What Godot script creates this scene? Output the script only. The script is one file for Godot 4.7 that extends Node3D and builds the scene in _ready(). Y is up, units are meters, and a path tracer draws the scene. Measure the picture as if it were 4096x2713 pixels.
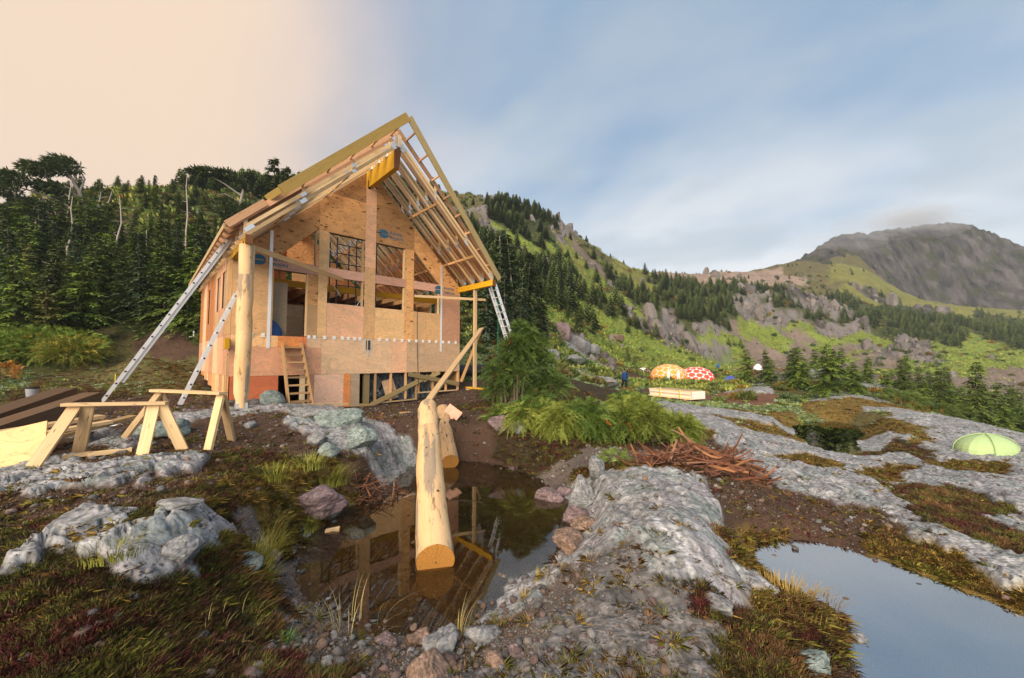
extends Node3D
# A timber hut being built on a rocky alpine shelf. Metres, y up; the pool beside the hut is level 0.

var M := {}
var rng := RandomNumberGenerator.new()
var used := {}
var hut: Node3D


func _ready() -> void:
	rng.seed = 11
	var cam := Camera3D.new()
	cam.name = "camera"
	cam.fov = 82.566
	cam.near = 0.05
	cam.far = 3000.0
	cam.position = Vector3(0, 2.2, 0)
	cam.rotation_degrees.x = 3.1305
	add_child(cam)
	var e := Environment.new()
	e.background_mode = Environment.BG_SKY
	e.sky = Sky.new()
	e.sky.sky_material = evening_sky()
	e.tonemap_mode = Environment.TONE_MAPPER_LINEAR
	e.tonemap_exposure = 4.1
	e.sdfgi_enabled = true
	e.ssao_enabled = true
	e.ssil_enabled = true
	e.volumetric_fog_enabled = true
	e.volumetric_fog_density = 0.0
	e.fog_enabled = true
	e.fog_density = 0.0004
	e.fog_light_color = Color(0.8, 0.86, 0.92)
	var we := WorldEnvironment.new()
	we.name = "environment"
	we.environment = e
	add_child(we)
	var sun := DirectionalLight3D.new()
	sun.name = "sun"
	sun.light_energy = 0.5
	sun.light_color = Color(1.0, 0.91, 0.80)
	sun.light_angular_distance = 60.0
	sun.shadow_enabled = true
	add_child(sun)
	sun.look_at_from_position(Vector3(-3, 5.4, 8.5), Vector3.ZERO)
	materials()
	land()
	print("land ", Time.get_ticks_msec())
	water()
	build_hut()
	print("hut ", Time.get_ticks_msec())
	site_things()
	camp()
	print("site ", Time.get_ticks_msec())
	mist()
	rocks()
	trees()
	print("trees ", Time.get_ticks_msec())
	ground_plants()
	print("plants ", Time.get_ticks_msec())


# ---- sky: cloud veils, blue gaps, a peach western glow ----
func evening_sky() -> PanoramaSkyMaterial:
	var w := 1024
	var h := 512
	var im := Image.create_empty(w, h, false, Image.FORMAT_RGBF)
	var a := noise(5, 0.9, 5)
	var b := noise(9, 0.5, 4)
	var c := noise(23, 2.2, 4)
	for j in h:
		var el := (0.5 - (j + 0.5) / h) * PI
		for i in w:
			var az := (i + 0.5) / w * TAU
			var d := Vector3(sin(az) * cos(el), sin(el), -cos(az) * cos(el))
			var up := maxf(d.y, 0.0)
			var q := Vector2(d.x, d.z) / (up + 0.32)
			# veils stretched along one wind direction
			var s := Vector2(q.x * 0.8 + q.y * 0.6, (q.x * -0.6 + q.y * 0.8) * 1.6)
			var n1 := a.get_noise_2d(s.x, s.y) + 0.5 * b.get_noise_2d(q.x, q.y)
			var n2 := c.get_noise_2d(s.x * 0.7, s.y * 0.8)
			var blue := Color(0.60, 0.73, 0.86).lerp(Color(0.20, 0.37, 0.60), smoothstep(0.02, 0.62, up))
			var veil := Color(1.0, 1.02, 1.05).lerp(Color(0.40, 0.51, 0.64), smoothstep(0.05, 0.7, up))
			var cover := clampf(0.70 + 0.8 * n1 + 0.25 * n2 - 0.35 * smoothstep(0.25, 0.8, up) + 0.4 * smoothstep(0.35, 0.05, up), 0.0, 1.0)
			var col := blue.lerp(veil, cover)
			# darker undersides
			col = col.lerp(Color(0.50, 0.59, 0.66), 0.4 * smoothstep(0.1, 0.5, n2 - 0.4 * n1))
			# glow round the sunset, to the left
			var g := d.dot(Vector3(-0.93, 0.33, -0.16).normalized())
			var glow := smoothstep(0.22, 1.0, g + 0.10 * n1)
			var warm := (Color(0.60, 0.56, 0.59) * (1.0 + 0.25 * n1)).lerp(Color(0.95, 0.74, 0.57), smoothstep(0.3, 0.95, glow))
			warm = warm.lerp(Color(0.62, 0.64, 0.70), 0.8 * smoothstep(0.32, 0.02, up))
			col = col.lerp(warm, smoothstep(0.0, 0.75, glow))
			if d.y < 0.0:
				col = col.lerp(Color(0.16, 0.15, 0.12), smoothstep(0.0, -0.12, d.y))
			im.set_pixel(i, j, col * 0.242)
	var m := PanoramaSkyMaterial.new()
	m.panorama = ImageTexture.create_from_image(im)
	return m


# thin cloud caught on the far summit
func mist() -> void:
	var r := RandomNumberGenerator.new()
	r.seed = 4
	for k in 16:
		var q := r.randf()
		var a := [lerpf(205, 325, q) + r.randf_range(-8, 8), lerpf(80, 108, smoothstep(0.0, 0.8, q)) + r.randf_range(-7, 5), lerpf(-258, -290, q), r.randf_range(35, 75), r.randf_range(9, 20), r.randf_range(22, 40), r.randf_range(0.003, 0.007)]
		var f := FogVolume.new()
		f.name = numbered("cloud")
		f.shape = RenderingServer.FOG_VOLUME_SHAPE_ELLIPSOID
		f.size = Vector3(a[3], a[4], a[5])
		f.position = Vector3(a[0], a[1], a[2])
		var m := FogMaterial.new()
		m.density = a[6]
		m.albedo = Color(0.95, 0.97, 1.0)
		f.material = m
		add_child(f)
		tag(f, "thin cloud drifting across the far right summit", "cloud", "", "stuff")


func noise(s: int, f: float, oct := 3) -> FastNoiseLite:
	var n := FastNoiseLite.new()
	n.noise_type = FastNoiseLite.TYPE_SIMPLEX_SMOOTH
	n.seed = s
	n.frequency = f
	n.fractal_octaves = oct
	return n


# ---- mesh collector ----
class MB:
	var v := PackedVector3Array()
	var n := PackedVector3Array()
	var t := PackedVector2Array()
	var c := PackedColorArray()
	var ix := PackedInt32Array()
	var col := Color(1, 1, 1)

	func tri(a: Vector3, b: Vector3, d: Vector3, ua := Vector2.ZERO, ub := Vector2.ZERO, ud := Vector2.ZERO) -> void:
		var k := v.size()
		var nn := (b - a).cross(d - a).normalized()
		v.append(a); v.append(b); v.append(d)
		n.append(nn); n.append(nn); n.append(nn)
		t.append(ua); t.append(ub); t.append(ud)
		c.append(col); c.append(col); c.append(col)
		ix.append(k); ix.append(k + 2); ix.append(k + 1)

	func quad(a: Vector3, b: Vector3, d: Vector3, e: Vector3, uv0 := Vector2.ZERO, uv1 := Vector2.ONE) -> void:
		var k := v.size()
		var nn := (b - a).cross(d - a)
		if nn.length_squared() < 1e-12:
			nn = (d - a).cross(e - a)
		nn = nn.normalized()
		for p in [a, b, d, e]:
			v.append(p); n.append(nn); c.append(col)
		t.append(uv0); t.append(Vector2(uv1.x, uv0.y)); t.append(uv1); t.append(Vector2(uv0.x, uv1.y))
		for q in [0, 2, 1, 0, 3, 2]:
			ix.append(k + q)

	# box with grain (u) along its longest side
	func box(size: Vector3, xf := Transform3D.IDENTITY, shift := Vector2.ZERO) -> void:
		var h := size * 0.5
		for ax in 3:
			var b := (ax + 1) % 3
			var d := (ax + 2) % 3
			for s in [-1.0, 1.0]:
				var o := Vector3.ZERO; o[ax] = s * h[ax]
				var e := Vector3.ZERO; e[b] = h[b]
				var f := Vector3.ZERO; f[d] = h[d] * s
				var p := [o - e - f, o + e - f, o + e + f, o - e + f]
				var uv0 := shift
				var uv1 := shift + Vector2(size[b], size[d])
				if size[d] > size[b]:
					p = [p[1], p[2], p[3], p[0]]
					uv1 = shift + Vector2(size[d], size[b])
				quad(xf * p[0], xf * p[1], xf * p[2], xf * p[3], uv0, uv1)

	# flat outline (x, y) given thickness from z0 to z1
	func slab(poly: PackedVector2Array, z0: float, z1: float, xf := Transform3D.IDENTITY, turn := false) -> void:
		var pts := poly
		if Geometry2D.is_polygon_clockwise(pts):
			pts = pts.duplicate()
			pts.reverse()
		var id := Geometry2D.triangulate_polygon(pts)
		var uv := func(p: Vector2) -> Vector2: return Vector2(p.y, p.x) if turn else p
		for k in range(0, id.size(), 3):
			var a := pts[id[k]]
			var b := pts[id[k + 1]]
			var d := pts[id[k + 2]]
			if (b - a).cross(d - a) < 0:
				var q := b; b = d; d = q
			tri(xf * Vector3(a.x, a.y, z1), xf * Vector3(b.x, b.y, z1), xf * Vector3(d.x, d.y, z1), uv.call(a), uv.call(b), uv.call(d))
			tri(xf * Vector3(a.x, a.y, z0), xf * Vector3(d.x, d.y, z0), xf * Vector3(b.x, b.y, z0), uv.call(a), uv.call(d), uv.call(b))
		for k in pts.size():
			var a := pts[k]
			var b := pts[(k + 1) % pts.size()]
			quad(xf * Vector3(a.x, a.y, z0), xf * Vector3(b.x, b.y, z0), xf * Vector3(b.x, b.y, z1), xf * Vector3(a.x, a.y, z1), Vector2.ZERO, Vector2(a.distance_to(b), absf(z1 - z0)))

	# round bar along points with a radius each
	func tube(pts: Array, rad: Array, sides := 8, caps := true) -> void:
		var rings := []
		var side := Vector3.ZERO
		var run := 0.0
		for i in pts.size():
			var dir: Vector3 = (pts[mini(i + 1, pts.size() - 1)] - pts[maxi(i - 1, 0)]).normalized()
			if side == Vector3.ZERO:
				side = dir.cross(Vector3(0.31, 0.11, 0.93)).normalized()
				if absf(dir.dot(Vector3(0.31, 0.11, 0.93))) > 0.95:
					side = dir.cross(Vector3.UP).normalized()
			side = (side - dir * side.dot(dir)).normalized()
			var oth := dir.cross(side)
			if i > 0:
				run += pts[i].distance_to(pts[i - 1])
			var k0 := v.size()
			for s in sides + 1:
				var an := TAU * s / sides
				var o := side * cos(an) + oth * sin(an)
				v.append(pts[i] + o * rad[i]); n.append(o); c.append(col)
				t.append(Vector2(run, an * maxf(rad[0], 0.02)))
			rings.append(k0)
		for i in rings.size() - 1:
			for s in sides:
				var a: int = rings[i] + s
				var b: int = rings[i + 1] + s
				for q in [a, b, a + 1, a + 1, b, b + 1]:
					ix.append(q)
		if caps:
			for end in [0, rings.size() - 1]:
				var ce: Vector3 = pts[end]
				for s in sides:
					var p: Vector3 = v[rings[end] + s]
					var q: Vector3 = v[rings[end] + s + 1]
					if end == 0:
						tri(ce, p, q, Vector2(0.5, 0.5), Vector2(0.5, 0.5) + _r(p - ce), Vector2(0.5, 0.5) + _r(q - ce))
					else:
						tri(ce, q, p, Vector2(0.5, 0.5), Vector2(0.5, 0.5) + _r(q - ce), Vector2(0.5, 0.5) + _r(p - ce))

	func _r(p: Vector3) -> Vector2:
		return Vector2(p.x, p.y)

	# a leaf or blade: a bent diamond
	func leaf(p: Vector3, dir: Vector3, wide: Vector3, bend := Vector3.ZERO) -> void:
		var k := v.size()
		var m := p + dir * 0.45
		var nn := wide.cross(dir).normalized()
		v.append(p); v.append(m + wide); v.append(p + dir + bend); v.append(m - wide)
		for q in 4:
			n.append(nn); c.append(col); t.append(Vector2.ZERO)
		for q in [0, 2, 1, 0, 3, 2]:
			ix.append(k + q)

	func done(mat: Material = null) -> ArrayMesh:
		var a := []
		a.resize(Mesh.ARRAY_MAX)
		a[Mesh.ARRAY_VERTEX] = v
		a[Mesh.ARRAY_NORMAL] = n
		a[Mesh.ARRAY_TEX_UV] = t
		a[Mesh.ARRAY_COLOR] = c
		a[Mesh.ARRAY_INDEX] = ix
		var m := ArrayMesh.new()
		m.add_surface_from_arrays(Mesh.PRIMITIVE_TRIANGLES, a)
		if mat:
			m.surface_set_material(0, mat)
		return m


# ---- naming ----
func numbered(called: String) -> String:
	if not used.has(called):
		used[called] = 0
		return called
	used[called] += 1
	return "%s_%03d" % [called, used[called]]


func tag(o: Node, label := "", category := "", group := "", kind := "") -> void:
	for kv in [["label", label], ["category", category], ["group", group], ["kind", kind]]:
		if kv[1]:
			o.set_meta(kv[0], kv[1])


func thing(called: String, label: String, category: String, at := Vector3.ZERO, turn := 0.0, group := "") -> Node3D:
	var o := Node3D.new()
	o.name = numbered(called)
	add_child(o)
	o.position = at
	o.rotation.y = turn
	tag(o, label, category, group)
	return o


func put(called: String, mesh: Mesh, mat: Material, parent: Node = null, xf := Transform3D.IDENTITY) -> MeshInstance3D:
	var o := MeshInstance3D.new()
	o.mesh = mesh
	if mat:
		o.material_override = mat
	o.transform = xf
	if parent == null:
		o.name = numbered(called)
		add_child(o)
	else:
		o.name = called
		parent.add_child(o, true)
	return o


var box_cache := {}
func box_mesh(size: Vector3) -> ArrayMesh:
	var key := size.snapped(Vector3.ONE * 0.002)
	if not box_cache.has(key):
		var b := MB.new()
		b.box(size, Transform3D.IDENTITY, Vector2(fposmod(size.x * 3.7, 1.0), fposmod(size.y * 5.1, 1.0)))
		box_cache[key] = b.done()
	return box_cache[key]


# sawn board from a to b: wide across «up», thick across the other way
func board(called: String, mat: Material, a: Vector3, b: Vector3, wide: float, thick: float, parent: Node = null, up := Vector3.UP) -> MeshInstance3D:
	var d := b - a
	var x := d.normalized()
	var y := (up - x * up.dot(x)).normalized()
	var z := x.cross(y)
	return put(called, box_mesh(Vector3(d.length(), wide, thick)), mat, parent, Transform3D(Basis(x, y, z), (a + b) * 0.5))


# ---- ground ----
# Sheet of ground as a smooth spline through surveyed spots, in plan coordinates that stretch with
# distance (a = x / (d + 4), b = ln(d + 4)): rows of x, z, spline weight, cover.
# Covers: 0 peat 1 rock 2 heath 3 moss grass 4 gravel 5 meadow 6 scree 7 forest 8 crag 9 pale rock 10 red dirt 11 pale herbs 12 brown slope 13 wet mud over rock 14 yellowing grass
const LAND := [
	-6.00,0.80,-0.009925289,2, -3.00,0.80,0.003452178,2, -1.00,0.80,-0.03749857,4, 1.00,0.80,-0.004264999,4, 2.50,0.80,0.008302333,0, 5.00,0.80,-0.008344272,0,
	-2.55,-2.01,-0.2513926,2, -1.98,-2.10,0.1211581,2, -1.46,-2.34,0.08367994,2, -0.76,-2.49,-0.02723808,4, 0.04,-2.46,-0.09799272,13, 0.81,-2.39,0.2885918,13,
	1.50,-2.47,0.3217018,2, 2.20,-2.67,-0.2702941,0, 2.59,-2.76,-0.4035215,1, -2.99,-2.34,-0.04687183,2, -2.42,-2.40,0.3379298,2, -2.13,-2.68,-0.136784,2,
	-1.86,-2.95,0.08139926,2, -1.52,-3.05,-0.03853113,4, -2.07,-3.78,0.1659459,4, -1.10,-3.06,-0.03909549,4, -0.58,-2.93,0.1080229,4, -0.27,-2.99,0.4753981,4,
	-3.71,-2.88,-0.2430397,2, -3.31,-2.86,0.2209142,1, -3.07,-3.02,-0.1706908,1, -2.65,-3.10,0.6144714,1, -2.65,-3.45,2.970612,1, -2.42,-3.51,-1.340789,3,
	-2.23,-3.10,-1.276129,2, -2.55,-4.16,-3.58194,4, -2.59,-4.80,-11.24554,4, -4.57,-3.53,0.09419828,0, -3.97,-3.68,0.03290894,0, -3.34,-3.66,-0.6189525,2,
	-3.13,-4.17,0.1939136,2, -2.82,-4.41,2.885374,3, -2.67,-4.83,7.069999,3, -2.36,-4.66,4.45351,1, -2.33,-5.28,-0.8077298,1, -5.38,-4.51,-0.01057323,1,
	-4.77,-4.65,-0.06725601,1, -4.52,-4.92,0.1026503,1, -3.79,-4.70,-0.2523044,0, -3.49,-5.44,-0.3711739,2, -2.81,-5.51,0.8081707,3, -2.56,-6.06,1.976071,3,
	-2.36,-6.24,-1.686186,0, -8.24,-6.57,-0.1830081,0, -7.13,-6.24,-0.5124551,0, -6.96,-6.59,0.9317284,1, -6.30,-6.84,-0.528839,0, -5.02,-6.20,-0.102476,0,
	-4.57,-6.63,0.3044706,0, -3.92,-7.04,-0.552842,0, -3.50,-7.47,0.1799839,1, -3.21,-6.56,-0.385902,0, -2.79,-7.57,3.046786,1, -2.39,-7.64,4.790379,1,
	-2.28,-8.14,-3.422425,1, -2.52,-7.51,-5.352595,1, -2.77,-6.91,0.3686283,1, -13.39,-10.17,-0.1044864,11, -12.80,-10.82,0.09195529,2, -10.07,-9.50,0.05724888,0,
	-9.48,-9.99,-0.02735014,0, -7.62,-8.98,0.07371106,0, -6.90,-8.83,-0.003908888,1, -6.05,-10.03,-0.09761912,1, -4.85,-9.43,0.09058745,1, -5.01,-7.74,0.07478776,0,
	-4.07,-10.09,-0.1710273,0, -5.45,-7.41,0.01203978,0, 0.14,-7.87,-1.931935,4, 0.43,-6.83,0.2697346,1, -0.31,-8.33,-1.998173,0, 0.85,-7.27,-0.5572455,4,
	0.58,-7.87,1.675663,2, 1.57,-7.23,0.05247413,4, -0.03,-8.54,2.537596,2, 1.41,-8.67,-0.3969579,2, 2.89,-8.80,0.07446744,0, 1.94,-6.61,-0.2591937,3,
	0.85,-5.70,-0.1309696,1, 1.14,-5.84,0.6765326,1, 1.83,-5.62,0.03783574,1, 2.03,-4.90,0.4956196,1, 1.30,-4.60,0.2684484,1, 1.48,-3.79,0.5321798,1,
	1.89,-3.78,1.515584,1, 2.04,-3.63,0.08690779,1, 1.00,-3.87,-0.149232,1, 1.32,-3.22,2.307815,1, 1.64,-3.24,-0.6994407,1, 1.89,-3.25,-1.359563,1,
	0.76,-4.75,-0.6646011,1, 0.55,-4.32,-0.5954652,1, 0.16,-3.90,0.3690536,1, -0.12,-3.46,-0.1627231,1, -0.18,-3.18,-0.5238563,0, 0.41,-3.28,-0.005955987,4,
	0.82,-3.21,-0.09339711,13, 1.02,-2.97,-0.7236088,13, 0.67,-2.86,-0.3499835,13, 0.20,-2.83,0.2652353,4, 1.26,-2.80,-0.5975354,13, 1.65,-2.86,-0.1007705,2,
	2.12,-3.04,0.8655132,3, 2.49,-3.22,0.759209,3, 2.06,-2.83,-0.04324976,2, 2.89,-6.29,0.02141437,0, 3.51,-6.17,0.06310817,0, 3.89,-5.75,-0.07274635,0,
	2.83,-5.00,0.07028388,0, 3.68,-5.05,0.2583628,0, 3.08,-4.73,-0.5328069,3, 4.20,-5.02,0.05176723,0, 4.47,-4.73,-0.1927486,3, 4.59,-4.15,-0.1718098,3,
	4.49,-3.62,0.1198044,3, 2.37,-3.86,-1.821801,3, 3.72,-9.18,-0.1233863,0, 4.32,-8.95,-0.0449476,0, 5.34,-12.14,-0.03407157,1, 6.97,-13.47,0.2418171,1,
	7.05,-16.84,0.2379631,1, 6.18,-10.81,0.2817584,1, 6.09,-9.55,0.05817259,1, 6.60,-8.98,-0.002084269,1, 7.29,-8.62,0.0867981,1, 5.15,-7.35,-0.02345214,1,
	5.55,-6.59,-0.1002323,1, 5.67,-5.97,0.1081506,1, 6.08,-5.74,-0.1198878,2, 6.40,-5.48,0.05088302,2, 4.96,-4.85,0.2726172,1, 5.30,-4.51,0.06305652,1,
	5.25,-4.14,0.1507848,1, 8.24,-8.17,-0.05582742,1, 8.92,-7.61,0.07683616,1, 8.96,-6.90,0.02597994,1, 6.79,-5.32,-0.1418302,1, 12.20,-9.36,-0.08497369,1,
	11.87,-10.58,-0.02846242,1, 10.38,-10.85,0.3127788,1, 9.53,-10.58,-0.3207178,1, 9.63,-15.58,0.2507598,1, 9.77,-14.07,0.05704493,3, 9.23,-12.91,-0.3240488,1,
	8.62,-11.37,-0.1769675,1, 11.49,-12.57,0.07660706,1, 13.20,-13.01,0.1135234,1, 14.20,-12.39,-0.5202582,1, 15.00,-17.41,-1.251418,3, 13.77,-18.07,-0.2199141,11,
	13.74,-20.05,-0.1439363,11, 14.69,-22.90,0.215073,10, 14.76,-25.67,-0.4860892,10, 10.27,-20.24,0.0511929,11, 16.54,-22.66,-0.5789256,11, 8.76,-30.66,0.3268157,0,
	7.06,-30.68,-1.419774,1, 17.08,-45.48,0.4410987,11, 18.20,-41.15,0.1092242,0, 14.54,-45.48,-0.5747573,0, 16.05,-34.57,-0.002949024,5, 22.79,-41.15,-0.04851902,10,
	15.16,-29.82,0.007177087,11, 46.97,-88.24,-3.791385,11, 50.70,-81.56,-0.4662039,10, 9.60,-22.90,-0.04603993,0, 5.44,-16.52,-0.5621325,0, 4.73,-13.47,-0.2356065,0,
	-1.98,-9.00,1.73667,0, -2.20,-10.00,0.5237171,0, -1.22,-8.90,0.5617594,0, -1.34,-9.80,-0.9668775,0, -0.77,-11.00,0.01947632,2, -3.30,-10.50,-0.4827299,0,
	-3.24,-12.50,-0.04686015,0, -1.79,-14.20,0.150788,0, -0.54,-14.50,-0.0873144,2, 1.11,-15.00,0.2176152,2, 3.34,-18.00,0.2573961,2, -1.77,-19.00,0.02306475,11,
	-0.82,-22.00,0.02509193,11, 0.98,-24.00,-0.06939578,11, 3.65,-28.00,0.3954273,11, 7.24,-33.00,0.7157441,11, 16.41,-26.00,0.8499198,1, 22.00,-32.00,-0.08366157,1,
	29.54,-38.00,0.1556819,1, 28.22,-33.00,-0.1131787,1, 24.73,-27.00,1.268003,1, 20.76,-26.00,-0.151557,12, 19.26,-22.00,0.3393545,1, 16.84,-17.50,0.01404859,1,
	16.27,-15.50,-0.1774896,1, 15.64,-13.50,0.3699015,1, 14.64,-11.20,0.2144404,1, 18.43,-26.00,-0.3222156,12, 15.94,-20.00,0.6077144,3, 15.41,-17.00,1.096972,12,
	25.06,-26.00,-1.051163,7, 25.75,-24.00,-0.08675665,7, 26.25,-22.00,-0.1126888,7, 27.51,-21.00,0.1904321,7, 36.42,-40.00,-0.02534469,7, 39.64,-38.00,0.1402285,7,
	55.99,-70.00,0.1841277,6, 56.45,-62.00,0.02970808,6, 55.91,-52.00,-0.1012308,6, 57.01,-46.00,0.03276257,6, 55.11,-42.00,-0.118305,6, 79.79,-78.00,-0.02270593,6,
	85.60,-72.00,-0.02963916,6, 86.94,-66.00,0.1833064,6, 82.12,-90.00,-0.07303306,6, 99.96,-88.00,-0.0967676,5, 110.96,-84.00,-0.0266525,6, 98.45,-96.00,0.2521825,5,
	117.78,-96.00,0.4130357,5, 129.69,-98.00,-0.2288098,5, 87.68,-60.00,-0.1755669,6, 135.16,-80.00,-0.006835723,6, 71.60,-40.00,0.088094,1, 31.22,-20.00,-0.1616557,1,
	60.64,-88.00,-0.212552,6, 49.68,-86.00,2.500683,5, 36.38,-78.00,0.1892045,5, 26.41,-70.00,-0.2153018,5, 17.30,-58.00,-0.5929512,5, 13.60,-56.00,0.270906,5,
	10.11,-54.00,-0.1179862,5, 6.83,-52.00,0.5174413,5, 7.22,-44.00,-0.2395386,1, 5.02,-42.00,-0.9659102,1, 3.44,-40.00,0.6591651,5, 1.65,-40.00,-0.09455718,5,
	-0.13,-34.00,-0.3929915,7, -1.61,-27.00,0.1649644,11, -1.35,-36.00,0.3607019,7, -3.38,-36.00,0.1692522,7, 0.87,-46.00,0.6132455,7, 35.41,-86.00,0.780871,8,
	25.14,-78.00,-0.6686481,8, 20.56,-74.00,1.422926,7, 48.14,-98.00,1.731961,8, 60.33,-104.00,-0.6105814,5, 63.51,-100.00,0.1017735,6, 71.62,-96.00,0.3365759,6,
	73.30,-106.00,0.004695359,5, 86.75,-108.00,0.09600543,5, 85.77,-100.00,-0.1704399,5, 83.79,-112.00,-0.4899525,6, 98.79,-108.00,-0.2879789,8, 110.54,-110.00,0.1488066,8,
	37.16,-104.00,-0.04170263,7, 56.45,-120.00,0.2089991,7, 74.64,-128.00,0.1612316,7, 91.82,-132.00,0.2025775,7, 102.00,-130.00,-0.08210386,7, 110.05,-126.00,0.06603198,7,
	120.74,-124.00,0.1033589,7, 58.88,-112.00,0.06196328,7, 75.26,-118.00,-0.2053951,8, 85.97,-120.00,0.3746002,8, 94.18,-117.00,0.09999901,8, 130.17,-120.00,-0.1408038,7,
	141.15,-118.00,-0.02397992,5, 118.36,-104.00,-0.2804674,5, 164.95,-126.00,0.09818871,7, 152.23,-140.00,0.5341383,7, 19.08,-86.00,-1.260253,5, 12.05,-78.00,-0.9659314,5,
	6.76,-62.00,-0.3335813,7, 5.59,-74.00,0.3009761,7, 13.00,-84.00,1.474379,7, 22.26,-100.00,-0.5163533,5, 34.26,-118.00,-1.349025,14, 26.20,-98.00,0.2467539,7,
	6.98,-92.00,-1.383389,5, 13.00,-98.00,0.5105073,14, 1.71,-90.00,0.6190022,7, -4.73,-78.00,-0.4334777,7, -0.25,-66.00,0.4128197,7, -3.73,-52.00,-0.4541366,7,
	-8.17,-86.00,-0.6422369,12, 6.34,-98.00,1.762026,7, 11.23,-102.00,-1.260005,8, -14.12,-100.00,0.2644998,12, -9.82,-103.00,-0.004542807,12, -4.00,-105.00,-0.5723941,8,
	0.80,-105.00,0.06279436,7, 5.65,-106.00,0.3740239,7, 9.45,-108.00,0.2340376,7, 13.37,-110.00,-0.4456049,8, 18.06,-112.00,0.8569475,8, 21.98,-116.00,0.1221827,12,
	29.10,-124.00,0.4333638,12, 36.19,-132.00,0.2983653,14, 45.46,-145.00,-0.05671548,14, 56.66,-158.00,0.5522611,14, 68.72,-175.00,0.6829001,9, 78.82,-180.00,0.4709522,9,
	86.80,-184.00,-0.6579447,9, 100.42,-190.00,0.538117,9, 116.91,-196.00,0.05242018,9, 135.56,-204.00,-0.3353778,9, 66.36,-160.00,-0.9945136,9, 87.09,-165.00,-0.07340455,9,
	108.93,-170.00,-0.1128991,9, 151.00,-216.00,0.4050813,12, 172.40,-228.00,-0.04692172,12, 191.10,-240.00,0.6136217,8, 208.93,-255.00,-0.3733742,8, 232.02,-275.00,0.462244,8,
	246.13,-282.00,0.2059863,8, 260.19,-285.00,2.075908,8, 270.52,-286.00,-2.466127,8, 284.80,-292.00,0.8617947,8, 302.44,-296.00,2.017925,8, 321.57,-298.00,2.244515,8,
	347.77,-300.00,1.59203,8, 361.34,-300.00,0.8799914,8, 372.24,-298.00,1.74828,8, 380.12,-294.00,1.108022,8, 384.48,-290.00,1.067503,8, 388.52,-286.00,0.8382171,8,
	417.27,-280.00,-0.04409989,8, 459.62,-260.00,0.02923868,8, 322.31,-312.00,-1.136722,8, 344.57,-316.00,-0.9409772,8, 372.19,-318.00,-0.883228,8, 391.17,-316.00,-0.4768472,8,
	406.79,-312.00,-1.528464,8, 265.23,-300.00,0.8465632,8, 277.34,-302.00,-0.4019173,8, 333.21,-291.00,0.4606777,8, 348.43,-290.00,0.4514854,8, 303.38,-288.00,-0.5705136,8,
	363.86,-287.00,-0.8785138,8, 203.23,-240.00,-0.8509975,12, 220.24,-238.00,0.6634068,12, 259.89,-262.00,-0.3313441,8, 280.53,-268.00,-1.463927,8, 305.93,-272.00,-2.219752,8,
	327.85,-270.00,-1.705279,8, 344.24,-264.00,-1.799647,8, 153.27,-200.00,-0.001619666,12, 167.33,-198.00,-0.3402463,14, 181.06,-196.00,0.8200788,14, 158.31,-176.00,0.01569322,14,
	187.95,-190.00,0.1982872,7, 133.80,-170.00,-0.04927312,12, 194.15,-188.00,-1.308861,14, 257.87,-225.00,0.7741551,14, 283.06,-225.00,0.6417782,14, 221.98,-185.00,-0.4003758,14,
	195.97,-180.00,0.7881276,8, 259.80,-195.00,0.09323667,14, 204.33,-160.00,-0.1333184,7, 154.67,-150.00,-0.4973107,7, 236.69,-160.00,-0.009497623,14, 174.44,-110.00,0.04460517,5,
	-16.91,-14.00,0.5382916,12, -18.47,-14.00,-0.4006276,11, -15.61,-15.00,-2.084105,12, -16.20,-17.00,-3.581417,12, -16.69,-19.00,0.8022134,0, -20.41,-19.50,-0.1043342,12,
	-18.46,-21.50,-0.1511002,12, -20.15,-21.00,0.1591466,7, -23.08,-19.00,-0.0496459,7, -23.87,-18.00,0.07701936,7, -22.76,-20.00,0.2052159,7, -29.32,-22.00,-0.09981906,7,
	-26.78,-23.00,0.05928979,7, -23.90,-24.00,-0.114042,7, -21.24,-25.00,-0.1426876,7, -36.21,-27.00,-0.1425802,7, -34.00,-29.00,0.01197496,7, -31.09,-31.00,-0.1936605,7,
	-28.24,-33.00,0.170421,7, -25.59,-34.00,0.01948021,7, -47.32,-35.00,0.1330422,7, -47.51,-37.00,-0.2988364,9, -44.93,-38.00,0.3693204,12, -42.74,-40.00,-0.203493,7,
	-40.06,-41.00,0.4997548,12, -36.65,-42.00,-0.5249446,7, -34.38,-44.00,0.5778191,7, -32.01,-48.00,0.4303426,7, -30.97,-56.00,0.2452607,7, -30.77,-70.00,0.3986543,7,
	-26.63,-82.00,0.2801061,7, -21.43,-92.00,0.2176234,7, -27.87,-42.00,-0.6620667,7, -23.66,-48.00,-0.2661501,7, -16.74,-52.00,-0.5252824,7, -10.40,-50.00,0.3885951,7,
	-53.77,-34.00,0.2174195,7, -33.45,-20.00,-0.04166032,7, -19.89,-12.00,0.1077717,2, -9.85,-6.00,0.1154244,2, -7.90,-10.87,-0.0009834419,0, -9.54,-10.42,-0.005384247,0,
	-11.73,-13.17,-0.00771386,12, -6.39,-11.61,0.252359,1, -5.57,-13.22,-0.03830339,0, -4.56,-14.04,0.08508236,0, -3.55,-15.00,-0.1808615,0, -2.17,-16.45,-0.3032538,0,
	-1.49,-15.85,0.2286606,0, -1.21,-17.63,0.06284118,0, -7.96,-16.74,0.06792061,0, -10.13,-14.68,-0.3103503,0, -5.42,-19.15,0.004004369,0, -14.03,-17.33,-0.3867171,12,
	-11.40,-20.37,-0.2216746,12, -8.22,-22.83,-0.04270454,11, -15.48,-15.95,4.854326,12, -14.15,-23.27,0.2830433,7, -17.05,-20.52,0.4453504,7, -8.79,-25.61,-0.2543692,11,
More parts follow.
